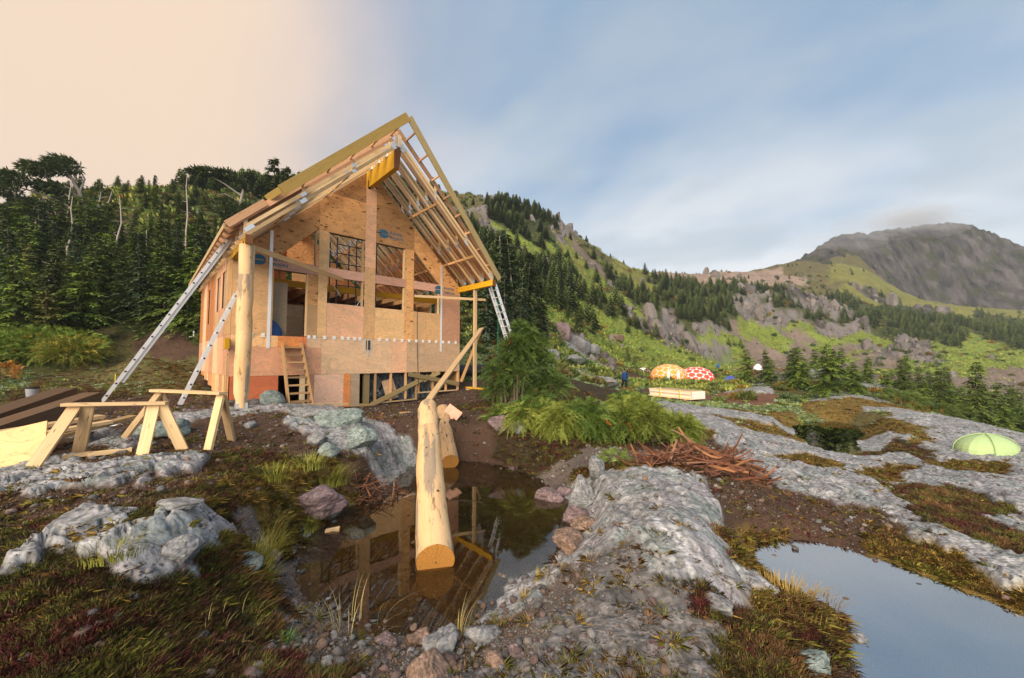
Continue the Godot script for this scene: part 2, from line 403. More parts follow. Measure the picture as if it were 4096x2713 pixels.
	-80.76,-60.00,-0.1952674,12, -69.18,-65.00,0.1199839,12, -54.54,-70.00,-0.3044435,12, -49.60,-90.00,-0.3591801,12, -21.10,-150.00,-0.08416936,12, 8.49,-160.00,0.3916201,12,
	32.07,-170.00,-0.7764031,12, 82.13,-230.00,-0.3035971,12, 163.13,-280.00,-0.3015151,12, 267.35,-330.00,-1.033607,12, 405.13,-390.00,-0.04210274,12, 483.52,-400.00,0.9253275,12,
	522.00,-380.00,-0.4436424,12, 243.80,-420.00,0.05001309,12, 553.37,-440.00,-0.557282,12, 5.66,-300.00,0.1957475,12, -132.05,-200.00,-0.04258019,12, -266.88,-200.00,0.006381386,12,
	-143.37,-80.00,-0.01305195,12, 771.47,-400.00,0.02942725,12, -0.80,-95.08,0,7, 3.07,-100.93,0,7, 6.27,-96.99,0,7, 3.76,-95.08,0,7,
	7.22,-95.08,0,7, 10.56,-96.03,0,7, 8.30,-84.38,0,7, 11.05,-83.55,0,7, 12.41,-80.29,0,7, 11.83,-69.15,0,7,
	8.89,-57.81,0,7, 7.38,-61.37,0,7, 30.80,-110.39,0,7, 33.66,-103.99,0,7, 34.61,-96.99,0,7, 50.24,-128.16,0,7,
	52.41,-123.16,0,7, 52.71,-114.87,0,7, 54.32,-110.39,0,7, 53.44,-103.99,0,7, 45.93,-97.96,0,7, 42.84,-105.03,0,7,
	74.66,-141.57,0,7, 93.17,-159.52,0,7, 98.15,-153.30,0,7, 99.09,-145.86,0,7, 140.32,-164.35,0,7, 134.88,-150.28,0,7,
	125.51,-133.36,0,7, 187.02,-187.05,0,7, 169.73,-162.73,0,7, 144.93,-133.36,0,7, 143.41,-125.63,0,7, 137.59,-118.35,0,7,
	126.67,-124.39,0,7, 237.06,-187.05,0,7, 225.20,-171.03,0,7, -3.68,-60.76,0,7, -3.59,-43.32,0,7, -1.61,-42.89,0,7,
	-0.14,-38.45,0,7, -3.41,-32.46,0,7, 0.86,-86.94,0,5, 2.08,-84.38,0,5, 12.86,-96.99,0,5, 15.35,-98.94,0,5,
	22.58,-92.29,0,5, 25.42,-91.37,0,5, 13.36,-67.12,0,5, 16.19,-66.46,0,5, 18.96,-65.80,0,5, 21.66,-65.15,0,5,
	25.53,-65.80,0,5, 12.48,-68.47,0,5, 49.21,-96.03,0,5, 53.46,-96.03,0,5, 53.89,-93.21,0,5, 65.76,-107.14,0,5,
	68.17,-101.94,0,5, 86.48,-117.18,0,5, 89.83,-114.87,0,5, 94.29,-112.61,0,5, 100.80,-111.49,0,5, 118.38,-108.21,0,5,
	112.49,-96.99,0,5, 125.00,-100.93,0,5, 126.52,-96.99,0,5, 100.51,-84.38,0,5, 84.66,-82.72,0,5, 18.82,-60.76,0,5,
	21.73,-61.37,0,5, 3.25,-50.80,0,5, 2.23,-42.47,0,5, 20.15,-97.96,0,14, 21.68,-95.08,0,14, 19.08,-100.93,0,14,
	176.29,-200.54,0,14, 179.75,-194.64,0,14, 204.39,-208.69,0,14, 195.77,-228.24,0,14, 220.16,-235.15,0,14, 94.84,-105.03,0,14,
	16.82,-108.21,0,14, -9.65,-88.69,0,8, -5.13,-84.38,0,8, 14.82,-111.49,0,8, 20.16,-120.73,0,8, 23.12,-121.94,0,8,
	8.37,-50.80,0,8, 9.40,-50.30,0,8, 10.52,-50.30,0,8, 27.96,-82.72,0,8, 29.16,-79.49,0,8, 39.23,-95.08,0,8,
	41.45,-94.14,0,8, 43.59,-93.21,0,8, 45.64,-93.21,0,8, 75.41,-126.89,0,8, 76.57,-123.16,0,8, 86.27,-136.04,0,8,
	109.72,-145.86,0,8, 112.33,-142.98,0,8, 115.18,-138.78,0,8, 114.25,-130.73,0,8, 108.46,-121.94,0,8, 102.32,-121.94,0,8,
	102.15,-132.04,0,8, 171.44,-181.55,0,8, 108.81,-107.14,0,8, 105.87,-99.93,0,8, 102.83,-94.14,0,8, 5.27,-81.90,0,6,
	21.48,-107.14,0,6, 24.99,-109.30,0,6, 58.83,-103.99,0,6, 59.10,-101.94,0,6, 94.14,-108.21,0,6, 94.10,-102.96,0,6,
	90.92,-96.03,0,6, 76.47,-100.93,0,6, 76.21,-95.08,0,6, 75.73,-89.57,0,6, 60.31,-95.08,0,6, 77.51,-73.41,0,6,
	79.94,-70.54,0,6, 86.88,-69.85,0,6, 212.96,-172.74,0,6, 61.58,-92.29,0,6, -38.66,-39.61,0,12, -38.44,-38.07,0,12,
	-34.73,-38.83,0,12, -38.21,-35.86,0,12, -38.65,-33.78,0,12, -11.72,-90.47,0,12, -9.15,-96.03,0,12, 3.89,-45.08,0,12,
	4.75,-43.76,0,12, 152.93,-208.69,0,12, 149.78,-192.72,0,12, 148.60,-183.36,0,12, 1.68,-32.14,0,12, 12.44,-51.31,0,12,
	-46.02,-35.86,0,9, -42.25,-32.14,0,9, -38.41,-30.89,0,9, -41.87,-35.15,0,9, 68.19,-164.35,0,9, 83.67,-169.33,0,9,
	104.06,-177.97,0,9, 125.87,-183.36,0,9, 138.27,-183.36,0,9, 3.36,-6.54,0,0, 3.61,-5.80,0,0, 3.47,-5.31,0,0,
	4.20,-5.75,0,0, 4.21,-5.36,0,0, 2.88,-4.90,0,0, 4.49,-5.15,0,0, 4.64,-4.85,0,0, 0.76,-2.64,0,13,
	1.15,-2.89,0,13, 1.24,-2.64,0,13, 1.03,-3.20,0,13, 0.48,-2.67,0,13, 1.01,-2.49,0,13, 1.37,-2.57,0,13,
	11.56,-12.00,0,2, 10.79,-11.53,0,2, 11.45,-10.76,0,2, 7.15,-6.54,0,2, 6.72,-5.92,0,2, 6.43,-5.36,0,2,
	6.06,-4.80,0,2, 6.57,-6.04,0,2, 18.61,-19.54,0,3, 13.78,-13.39,0,3, 14.55,-14.64,0,3, 11.43,-9.64,0,3,
	17.88,-19.94,0,3, 12.35,-18.05,0,3, 13.62,-12.74,0,3, 6.71,-8.73,0,3, 8.36,-13.80,0,3, 7.82,-8.39,0,3,
	5.33,-10.55,0,3,
]
const LAND_PLANE := [0.48592656, -0.04419480, 0.10654033]

const POOL := [-2.38,-4.55, -2.08,-4.02, -1.72,-3.66, -1.32,-3.42, -0.84,-3.30, -0.48,-3.28, -0.26,-3.6, -0.15,-4.0, 0.14,-4.2, 0.42,-4.5, 0.74,-5.1, 0.87,-5.8, 0.66,-6.55, 0.5,-7.1, 0.06,-7.83, -0.58,-8.35, -1.17,-8.5, -1.73,-8.4, -2.05,-8.0, -2.05,-6.74, -2.2,-6.17, -2.42,-5.79, -2.45,-5.27, -2.45,-4.9]
const POND := [2.7,-4.33, 3.01,-4.68, 3.38,-4.79, 3.59,-4.73, 3.76,-4.62, 3.93,-4.43, 4.13,-4.15, 4.25,-3.86, 4.32,-3.58, 4.34,-3.36, 4.59,-2.83, 3.13,-1.5, 2.72,-1.9, 2.47,-2.56, 2.61,-2.94, 2.93,-3.36, 2.96,-3.59, 2.86,-3.79, 2.74,-3.91, 2.66,-4.04]
const TARN := [12.05,-16.6, 13.34,-17.52, 14.7,-17.76, 14.66,-16.6, 13.15,-14.7, 11.62,-13.39, 10.65,-11.96, 9.67,-11.58, 9.79,-12.54, 10.54,-14.29]
const COVER := [Color(.125, .077, .053), Color(.335, .345, .36), Color(.065, .05, .026), Color(.28, .195, .05), Color(.21, .18, .16), Color(.27, .36, .06), Color(.29, .235, .195), Color(.085, .105, .03), Color(.26, .245, .245), Color(.42, .33, .265), Color(.27, .14, .09), Color(.22, .28, .12), Color(.175, .16, .06), Color(.18, .175, .175), Color(.27, .28, .065)]
const HARD := [0.0, 1.0, 0.0, 0.0, 0.0, 0.0, 0.0, 0.0, 0.0, 0.0, 0.0, 0.0, 0.0, 0.4, 0.0]

const A0 := -1.72
const B0 := 1.15
const HA := 0.035
const HB := 0.028
const HN := 100
const HM := 180
const TA := 0.022
const TB := 0.018
const TN := 158
const TM := 280
var hgrid := PackedFloat32Array()
var tgrid := PackedInt32Array()
var lw := PackedFloat64Array()
var la := PackedFloat64Array()
var lb := PackedFloat64Array()
var lt := PackedInt32Array()
var n_warp := noise(31, 0.35, 3)
var n_big := noise(41, 0.11, 3)
var n_mid := noise(43, 0.9, 3)
var n_fine := noise(47, 4.0, 3)
var n_vein := noise(53, 0.6, 2)
var pools := []


func _height_row(j: int) -> void:
	var b := B0 + j * HB
	var k := lw.size()
	for i in HN:
		var a := A0 + i * HA
		var s: float = LAND_PLANE[0] + LAND_PLANE[1] * a + LAND_PLANE[2] * b
		for q in k:
			if lw[q] == 0.0:
				continue
			var da := la[q] - a
			var db := lb[q] - b
			var r := da * da + db * db
			if r > 1e-12:
				s += lw[q] * r * log(r)
		hgrid[j * HN + i] = s


func _cover_row(j: int) -> void:
	var b := B0 + j * TB
	var k := lw.size()
	for i in TN:
		var a := A0 + i * TA
		var best := 1e9
		var id := 0
		for q in k:
			var db := lb[q] - b
			if db > 0.6 or db < -0.6:
				continue
			var da := la[q] - a
			var r := da * da + db * db * 1.6
			if r < best:
				best = r
				id = lt[q]
		tgrid[j * TN + i] = id


class Pool:
	var level := 0.0
	var deep := 0.3
	var bank := 0.5
	var x0 := 0.0
	var z0 := 0.0
	var nx := 0
	var nz := 0
	var s := 0.1
	var d := PackedFloat32Array()
	var poly := PackedVector2Array()

	func make(flat: Array, lev: float, dp: float, bk: float, step: float) -> void:
		level = lev; deep = dp; bank = bk; s = step
		for k in range(0, flat.size(), 2):
			poly.append(Vector2(flat[k], flat[k + 1]))
		var r := Rect2(poly[0], Vector2.ZERO)
		for p in poly:
			r = r.expand(p)
		r = r.grow(2.0)
		x0 = r.position.x; z0 = r.position.y
		nx = int(r.size.x / s) + 2
		nz = int(r.size.y / s) + 2
		d.resize(nx * nz)
		for j in nz:
			for i in nx:
				var p := Vector2(x0 + i * s, z0 + j * s)
				var best := 9.0
				for k in poly.size():
					var q := Geometry2D.get_closest_point_to_segment(p, poly[k], poly[(k + 1) % poly.size()])
					best = minf(best, p.distance_to(q))
				d[j * nx + i] = -best if Geometry2D.is_point_in_polygon(p, poly) else best

	func at(x: float, z: float) -> float:
		var fx := (x - x0) / s
		var fz := (z - z0) / s
		if fx < 0 or fz < 0 or fx >= nx - 1 or fz >= nz - 1:
			return 9.0
		var i := int(fx)
		var j := int(fz)
		var u := fx - i
		var w := fz - j
		var k := j * nx + i
		return lerpf(lerpf(d[k], d[k + 1], u), lerpf(d[k + nx], d[k + nx + 1], u), w)


func base_y(x: float, z: float) -> float:
	var d := 4.0 - z
	var fa := clampf((x / d - A0) / HA, 0.0, HN - 1.001)
	var fb := clampf((log(d) - B0) / HB, 0.0, HM - 1.001)
	var i := int(fa)
	var j := int(fb)
	var u := fa - i
	var w := fb - j
	u = u * u * (3 - 2 * u) * 0.35 + u * 0.65
	w = w * w * (3 - 2 * w) * 0.35 + w * 0.65
	var k := j * HN + i
	return 2.2 + d * lerpf(lerpf(hgrid[k], hgrid[k + 1], u), lerpf(hgrid[k + HN], hgrid[k + HN + 1], u), w)


func cover_at(x: float, z: float) -> int:
	var d := 4.0 - z
	var f := 6.0 / d
	var wa := n_warp.get_noise_2d(x * f * 2.4, z * f * 2.4) * 0.055 + n_fine.get_noise_2d(x * f, z * f) * 0.016
	var wb := n_warp.get_noise_2d(x * f * 2.4 + 70, z * f * 2.4) * 0.045 + n_fine.get_noise_2d(x * f + 31, z * f) * 0.014
	var i := clampi(roundi((x / d + wa - A0) / TA), 0, TN - 1)
	var j := clampi(roundi((log(d) + wb - B0) / TB), 0, TM - 1)
	return tgrid[j * TN + i]


var c_mix := Color()
var rocky := 0.0
var craggy := 0.0


# height with relief; also leaves the cover colour in c_mix and the share of rock in rocky
func ground_y(x: float, z: float) -> float:
	var d := 4.0 - z
	var y := base_y(x, z)
	var f := 6.0 / d
	var wa := n_warp.get_noise_2d(x * f * 2.4, z * f * 2.4) * 0.055 + n_fine.get_noise_2d(x * f, z * f) * 0.016
	var wb := n_warp.get_noise_2d(x * f * 2.4 + 70, z * f * 2.4) * 0.045 + n_fine.get_noise_2d(x * f + 31, z * f) * 0.014
	var fa := clampf((x / d + wa - A0) / TA, 0.0, TN - 1.001)
	var fb := clampf((log(d) + wb - B0) / TB, 0.0, TM - 1.001)
	var i := int(fa)
	var j := int(fb)
	var u := smoothstep(0.2, 0.8, fa - i)
	var w := smoothstep(0.2, 0.8, fb - j)
	var k := j * TN + i
	var t0 := tgrid[k]
	var t1 := tgrid[k + 1]
	var t2 := tgrid[k + TN]
	var t3 := tgrid[k + TN + 1]
	if t0 == t1 and t0 == t2 and t0 == t3:
		c_mix = COVER[t0]
		rocky = HARD[t0]
		craggy = 1.0 if t0 == 8 else 0.0
	else:
		c_mix = COVER[t0].lerp(COVER[t1], u).lerp(COVER[t2].lerp(COVER[t3], u), w)
		rocky = lerpf(lerpf(HARD[t0], HARD[t1], u), lerpf(HARD[t2], HARD[t3], u), w)
		craggy = lerpf(lerpf(float(t0 == 8), float(t1 == 8), u), lerpf(float(t2 == 8), float(t3 == 8), u), w)
	var m1 := n_mid.get_noise_2d(x, z)
	var fi := n_fine.get_noise_2d(x, z)
	y += (0.035 * m1 + 0.014 * fi) * (1.0 - rocky)
	if rocky > 0.01:
		# slabs bedded in one direction: steps, joints and a rough face
		var s := x * 0.93 + z * 0.2 + n_big.get_noise_2d(x * 3, z * 3) * 0.8
		var st := s * 1.5 + 0.35 * m1
		var step := (st - floorf(st)) - 0.5
		# flat-topped beds with short risers
		var hb := (0.05 * m1 + 0.10 * n_big.get_noise_2d(x * 4.0, z * 2.6)) / 0.045
		var ledge := 0.045 * (floorf(hb) + smoothstep(0.55, 1.0, hb - floorf(hb)))
		var vein := absf(n_vein.get_noise_2d(x * 2.0, z * 2.0))
		y += rocky * (0.06 + ledge + 0.05 * step * smoothstep(-0.5, -0.38, step) + 0.012 * fi - 0.09 * smoothstep(0.035, 0.0, vein) - 0.05 * smoothstep(0.03, 0.0, absf(n_vein.get_noise_2d(x * 5.0 + 11, z * 1.6))))
	if d > 30.0:
		var far := smoothstep(30, 80, d)
		y += far * (1.1 * n_mid.get_noise_2d(x * 0.1, z * 0.1) + 0.35 * n_mid.get_noise_2d(x * 0.4, z * 0.4))
		if craggy > 0.0:
			var rr := absf(n_vein.get_noise_2d(x * 0.16, z * 0.16))
			y += craggy * minf(d, 160.0) * (0.012 * (rr - 0.25) + 0.022 * n_mid.get_noise_3d(x * 0.05, y * 0.11, z * 0.05) + 0.012 * n_mid.get_noise_3d(x * 0.16, y * 0.3, z * 0.16))
	for p: Pool in pools:
		var sd := p.at(x, z)
		if sd < 2.0:
			sd += 0.08 * m1 + 0.04 * fi - 0.1
			if sd < 0.0:
				y = p.level - 0.01 - p.deep * smoothstep(0.0, 1.1, -sd) * (0.75 + 0.5 * m1) + 0.02 * fi
				c_mix = c_mix.lerp(Color(.19, .135, .07), smoothstep(0.0, 0.35, -sd))
				rocky = 0.0
			else:
				var t := smoothstep(0.0, 1.0, sd / p.bank)
				y = lerpf(p.level + 0.01, maxf(y, p.level + 0.05), t)
	return y


func land() -> void:
	for k in range(0, LAND.size(), 4):
		var d: float = 4.0 - LAND[k + 1]
		la.append(LAND[k] / d)
		lb.append(log(d))
		lw.append(LAND[k + 2])
		lt.append(LAND[k + 3])
	hgrid.resize(HN * HM)
	tgrid.resize(TN * TM)
	var g := WorkerThreadPool.add_group_task(_height_row, HM)
	WorkerThreadPool.wait_for_group_task_completion(g)
	g = WorkerThreadPool.add_group_task(_cover_row, TM)
	WorkerThreadPool.wait_for_group_task_completion(g)
	for a in [[POOL, 0.0, 0.42, 0.45, 0.08], [POND, 0.0, 0.3, 0.35, 0.08], [TARN, -0.6, 0.5, 0.9, 0.2]]:
		var p := Pool.new()
		p.make(a[0], a[1], a[2], a[3], a[4])
		pools.append(p)
	sheet("ground", -0.6, 46.0, 0.0092, 0.0050, M.soil, M.rock)
	sheet("mountainside", 46.0, 430.0, 0.011, 0.0050, M.slope, M.slope)


func sheet(called: String, d0: float, d1: float, grow: float, da: float, soil: Material, rock: Material) -> void:
	var rows := PackedFloat32Array()
	var d := d0
	while d < d1:
		rows.append(d)
		d += (grow if d < 240.0 or d > 305.0 else 0.0035) * (d + 1.3)
	rows.append(d1)
	var half := int(1.56 / da)
	var n := half * 2 + 1
	var v := PackedVector3Array()
	var no := PackedVector3Array()
	var co := PackedColorArray()
	var rk := PackedFloat32Array()
	var total := n * rows.size()
	v.resize(total); no.resize(total); co.resize(total); rk.resize(total)
	for j in rows.size():
		var dd := rows[j]
		for i in n:
			var x := (i - half) * da * (dd + 2.2)
			var y := ground_y(x, -dd)
			var k := j * n + i
			v[k] = Vector3(x, y, -dd)
			rk[k] = rocky
			# mottling that belongs to the ground: litter, lichen, bleached patches
			var q := 0.12 if dd > 45.0 else 1.0
			var a := n_fine.get_noise_2d(x * q * 1.7 + 9, -dd * q * 1.7)
			var b := n_mid.get_noise_2d(x * q + 50, -dd * q)
			var c := c_mix * (1.45 * (1.0 + 0.30 * a + 0.28 * b))
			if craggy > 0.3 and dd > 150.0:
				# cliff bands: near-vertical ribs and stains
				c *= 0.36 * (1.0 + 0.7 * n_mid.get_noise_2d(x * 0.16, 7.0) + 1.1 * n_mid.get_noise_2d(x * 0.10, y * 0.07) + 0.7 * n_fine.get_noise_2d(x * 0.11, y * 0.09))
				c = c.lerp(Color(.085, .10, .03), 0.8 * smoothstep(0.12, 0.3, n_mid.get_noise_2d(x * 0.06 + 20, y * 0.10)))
			if rocky > 0.5:
				var li := n_mid.get_noise_2d(x * 1.4 - 30, -dd * 1.4)
				var bed := n_fine.get_noise_2d(x * 1.6, -dd * 0.22) + 0.5 * n_fine.get_noise_2d(x * 5.0, -dd * 0.6)
				c *= 1.0 + 0.38 * bed
				c = c.lerp(Color(.30, .39, .37), 0.5 * smoothstep(0.1, 0.45, li)).lerp(Color(.38, .33, .37), 0.35 * smoothstep(0.12, 0.5, -li))
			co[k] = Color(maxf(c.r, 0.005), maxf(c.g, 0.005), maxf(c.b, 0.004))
	for j in rows.size():
		for i in n:
			var k := j * n + i
			var ex := v[k + (1 if i < n - 1 else 0)] - v[k - (1 if i > 0 else 0)]
			var ez := v[k + (n if j < rows.size() - 1 else 0)] - v[k - (n if j > 0 else 0)]
			no[k] = ex.cross(ez).normalized()
	var s0 := PackedInt32Array()
	var s1 := PackedInt32Array()
	for j in rows.size() - 1:
		for i in n - 1:
			var k := j * n + i
			var hard := rk[k] + rk[k + 1] + rk[k + n] + rk[k + n + 1] > 1.3
			if hard:
				s1.append(k); s1.append(k + n); s1.append(k + 1); s1.append(k + 1); s1.append(k + n); s1.append(k + n + 1)
			else:
				s0.append(k); s0.append(k + n); s0.append(k + 1); s0.append(k + 1); s0.append(k + n); s0.append(k + n + 1)
	var mesh := ArrayMesh.new()
	for a in [[s0, soil], [s1, rock]]:
		if a[0].size() == 0:
			continue
		var arr := []
		arr.resize(Mesh.ARRAY_MAX)
		arr[Mesh.ARRAY_VERTEX] = v
		arr[Mesh.ARRAY_NORMAL] = no
		arr[Mesh.ARRAY_COLOR] = co
		arr[Mesh.ARRAY_INDEX] = a[0]
		mesh.add_surface_from_arrays(Mesh.PRIMITIVE_TRIANGLES, arr)
		mesh.surface_set_material(mesh.get_surface_count() - 1, a[1])
	var o := put(called, mesh, null)
	tag(o, "", "", "", "structure")


func on_ground(x: float, z: float, lift := 0.0) -> Vector3:
	return Vector3(x, ground_y(x, z) + lift, z)


func water() -> void:
	var names := ["pool_water", "pond_water", "tarn_water"]
	for k in 3:
		var p: Pool = pools[k]
		var big := Geometry2D.offset_polygon(p.poly, 0.45)[0]
		var b := MB.new()
		var id := Geometry2D.triangulate_polygon(big)
		for q in range(0, id.size(), 3):
			var tr := [big[id[q]], big[id[q + 1]], big[id[q + 2]]]
			if (tr[1] - tr[0]).cross(tr[2] - tr[0]) > 0:
				tr.reverse()
			b.tri(Vector3(tr[0].x, p.level, tr[0].y), Vector3(tr[1].x, p.level, tr[1].y), Vector3(tr[2].x, p.level, tr[2].y))
		tag(put(names[k], b.done(), M.water if k == 0 else M.still), "", "", "", "structure")


# ---- materials ----
func picture(w: int, h: int, f: Callable) -> ImageTexture:
	var im := Image.create_empty(w, h, false, Image.FORMAT_RGB8)
	for j in h:
		for i in w:
			im.set_pixel(i, j, f.call(i, j))
	return ImageTexture.create_from_image(im)


func std(col: Color, rough := 0.9, tex: Texture2D = null, scale := Vector3.ONE) -> StandardMaterial3D:
	var m := StandardMaterial3D.new()
	m.albedo_color = col.linear_to_srgb()
	m.roughness = rough
	m.metallic_specular = 0.35
	if tex:
		m.albedo_texture = tex
		m.uv1_scale = scale
	return m


func noise_tex(n: FastNoiseLite, size := 512, lo := Color(0.55, 0.55, 0.55), hi := Color.WHITE, mid := 0.5) -> NoiseTexture2D:
	var t := NoiseTexture2D.new()
	t.noise = n
	t.width = size
	t.height = size
	t.seamless = true
	t.generate_mipmaps = false
	var g := Gradient.new()
	g.set_color(0, lo)
	g.set_color(1, hi)
	g.add_point(mid, lo.lerp(hi, 0.55))
	t.color_ramp = g
	return t


func vary(called: String, m: StandardMaterial3D, n := 3) -> void:
	M[called] = []
	for k in n:
		var q: StandardMaterial3D = m.duplicate()
		q.uv1_offset = Vector3(0.37 * k, 0.23 * k, 0)
		var f := 1.0 + 0.12 * (k - (n - 1) * 0.5)
		q.albedo_color = Color(minf(m.albedo_color.r * f, 1), minf(m.albedo_color.g * f, 1), minf(m.albedo_color.b * f, 1))
		M[called].append(q)


func pick(called: String) -> StandardMaterial3D:
	return M[called][rng.randi() % M[called].size()]


func materials() -> void:
	# ground
	var speck := noise(3, 0.09, 5)
	var soil_t := noise_tex(speck, 512, Color(0.22, 0.2, 0.19), Color(1, 1, 1), 0.5)
	var soil_h := noise_tex(noise(4, 0.06, 5), 512, Color.BLACK, Color.WHITE)
	var so := std(Color(1.25, 1.25, 1.25).clamp(), 0.95, soil_t, Vector3.ONE * 1.3)
	so.vertex_color_use_as_albedo = true
	so.uv1_triplanar = true
	so.uv1_world_triplanar = true
	so.heightmap_enabled = true
	so.heightmap_texture = soil_h
	so.heightmap_scale = 1.4
	M.soil = so
	var lich := noise(8, 0.05, 5)
	var dots := noise(14, 0.16, 3)
	dots.noise_type = FastNoiseLite.TYPE_CELLULAR
	var rt := picture(512, 512, func(i, j):
		var p := Vector2(i, j) / 512.0 * TAU
		var r := 26.0
		var a := lich.get_noise_3d(cos(p.x) * r, sin(p.x) * r, cos(p.y) * r + 3 * sin(p.y) * r)
		var b := lich.get_noise_3d(cos(p.x) * 60, sin(p.x) * 60, 60 * cos(p.y) + 160 * sin(p.y))
		var d := dots.get_noise_2d(i, j)
		var v := 0.72 + 0.35 * a + 0.35 * b
		if d > -0.35:
			v -= 0.12
		return Color(v + 0.03 * a, v, v + 0.03 * b).clamp())
	var ro := std(Color.WHITE, 0.8, rt, Vector3.ONE * 0.9)
	ro.vertex_color_use_as_albedo = true
	ro.uv1_triplanar = true
	ro.uv1_world_triplanar = true
	ro.heightmap_enabled = true
	ro.heightmap_texture = noise_tex(noise(6, 0.03, 6), 512, Color.BLACK, Color.WHITE)
	ro.heightmap_scale = 1.3
	M.rock = ro
	M.boulder = ro
	var sl: StandardMaterial3D = so.duplicate()
	sl.uv1_scale = Vector3.ONE * 0.12
	sl.heightmap_scale = 10.0
	M.slope = sl
	var wa := std(Color(.62, .52, .34), 0.012)
	wa.albedo_color.a = 0.0
	wa.refraction_enabled = true
	wa.refraction_scale = 0.06
	wa.metallic_specular = 0.5
	var rip := NoiseTexture2D.new()
	rip.noise = noise(77, 0.012, 2)
	rip.seamless = true
	rip.as_normal_map = true
	rip.bump_strength = 1.0
	wa.normal_enabled = true
	wa.normal_texture = rip
	wa.normal_scale = 0.06
	wa.uv1_triplanar = true
	wa.uv1_world_triplanar = true
	wa.uv1_scale = Vector3.ONE * 0.5
	M.water = wa
	var sti: StandardMaterial3D = wa.duplicate()
	sti.refraction_scale = 0.5
	sti.albedo_color = Color(.6, .62, .62, 0.0).linear_to_srgb()
	M.still = sti
	# wood: grain runs along u
	var g1 := noise(101, 1.0, 4)
	var g2 := noise(103, 1.0, 2)
	var ply_t := picture(512, 512, func(i, j):
		var p := Vector2(i, j) / 512.0
		var warp := g2.get_noise_2d(p.x * 3, p.y * 5) * 0.12
		var band := g1.get_noise_2d(p.x * 2.2, (p.y + warp) * 34.0)
		var broad := g1.get_noise_2d(p.x * 1.3 + 40, (p.y + warp) * 7.0)
		var kn := g2.get_noise_2d(p.x * 16 + 7, p.y * 40)
		var v := 0.9 + 0.09 * band + 0.07 * broad
		if kn > 0.52:
			v -= (kn - 0.52) * 0.9
		if i % 85 < 2 and j % 26 < 2:
			v -= 0.3
		return Color(v, v - 0.03 - 0.03 * broad, v - 0.06 - 0.05 * broad).clamp())
	var stain_t := picture(512, 512, func(i, j):
		var p := Vector2(i, j) / 512.0
		var warp := g2.get_noise_2d(p.x * 3 + 9, p.y * 5) * 0.16
		var band := g1.get_noise_2d(p.x * 2.4, (p.y + warp) * 30.0)
		var broad := g1.get_noise_2d(p.x * 1.4 + 40, (p.y + warp) * 6.0)
		var v := 0.9 + 0.09 * band + 0.09 * broad
		var sp := g1.get_noise_2d(p.x * 11 + 3, p.y * 30) + 0.5 * g2.get_noise_2d(p.x * 5, p.y * 6)
		if sp > 0.42:
			v *= 1.0 - minf((sp - 0.42) * 2.6, 0.62)
		return Color(v, v - 0.03, v - 0.05).clamp())
	var lum_t := picture(512, 256, func(i, j):
		var p := Vector2(i / 512.0, j / 256.0)
		var warp := g2.get_noise_2d(p.x * 2, p.y * 3) * 0.05
		var band := g1.get_noise_2d(p.x * 1.5, (p.y + warp) * 26.0)
		var fine := g1.get_noise_2d(p.x * 6, p.y * 120)
		var kn := g2.get_noise_2d(p.x * 9 + 20, p.y * 14)
		var v := 0.87 + 0.10 * band + 0.06 * fine
		if kn > 0.6:
			v -= (kn - 0.6) * 1.8
		return Color(v, v - 0.02, v - 0.05).clamp())
	var log_t := picture(512, 256, func(i, j):
		var p := Vector2(i / 512.0, j / 256.0)
		var a := g1.get_noise_2d(p.x * 3.0, p.y * 16.0)
		var b := g2.get_noise_2d(p.x * 2.0 + 5, p.y * 5.0)
		var c := g1.get_noise_2d(p.x * 14.0, p.y * 60.0)
		var v := 0.93 + 0.05 * a + 0.04 * c
		var sp := g1.get_noise_2d(p.x * 5.0 + 30, p.y * 9.0) + 0.4 * c
		if sp > 0.38:
			v *= 1.0 - minf((sp - 0.38) * 1.5, 0.4)
		var gy := smoothstep(0.12, 0.34, g2.get_noise_2d(p.x * 1.2 + 3, p.y * 4.5 + 8) + 0.25 * c)
		var wd := Color(v, v - 0.03 - 0.05 * maxf(b, 0.0), v - 0.05 - 0.12 * maxf(b, 0.0))
		return wd.lerp(Color(0.62, 0.66, 0.78) * v, 0.75 * gy).clamp())
	var ps := Vector3(0.41, 0.41, 1)
	for a in [["ply_tan", Color(.80, .53, .28), ply_t], ["ply_pale", Color(.90, .66, .44), ply_t], ["ply_pink", Color(.84, .49, .32), ply_t], ["ply_rose", Color(.87, .54, .42), ply_t], ["ply_orange", Color(.70, .29, .10), ply_t], ["ply_red", Color(.68, .22, .11), ply_t], ["ply_grey", Color(.40, .33, .24), ply_t], ["ply_stain", Color(.72, .42, .18), stain_t]]:
		vary(a[0], std(a[1], 0.75, a[2], ps), 3)
	var ls := Vector3(0.5, 2.2, 1)
	for a in [["pale", Color(.80, .60, .36)], ["warm", Color(.74, .46, .22)], ["pink", Color(.72, .44, .27)], ["treated", Color(.42, .34, .17)], ["olive", Color(.44, .32, .10)], ["dark", Color(.12, .075, .045)], ["oldtread", Color(.55, .37, .19)]]:
		vary(a[0], std(a[1], 0.75, lum_t, ls), 3)
	vary("yellow", std(Color(.80, .47, .02), 0.6, lum_t, ls), 2)
	M.endgrain = std(Color(.22, .10, .045), 0.8, lum_t, Vector3(2, 14, 1))
	M.peeled = std(Color(.84, .61, .34), 0.65, log_t, Vector3(0.3, 0.8, 1))
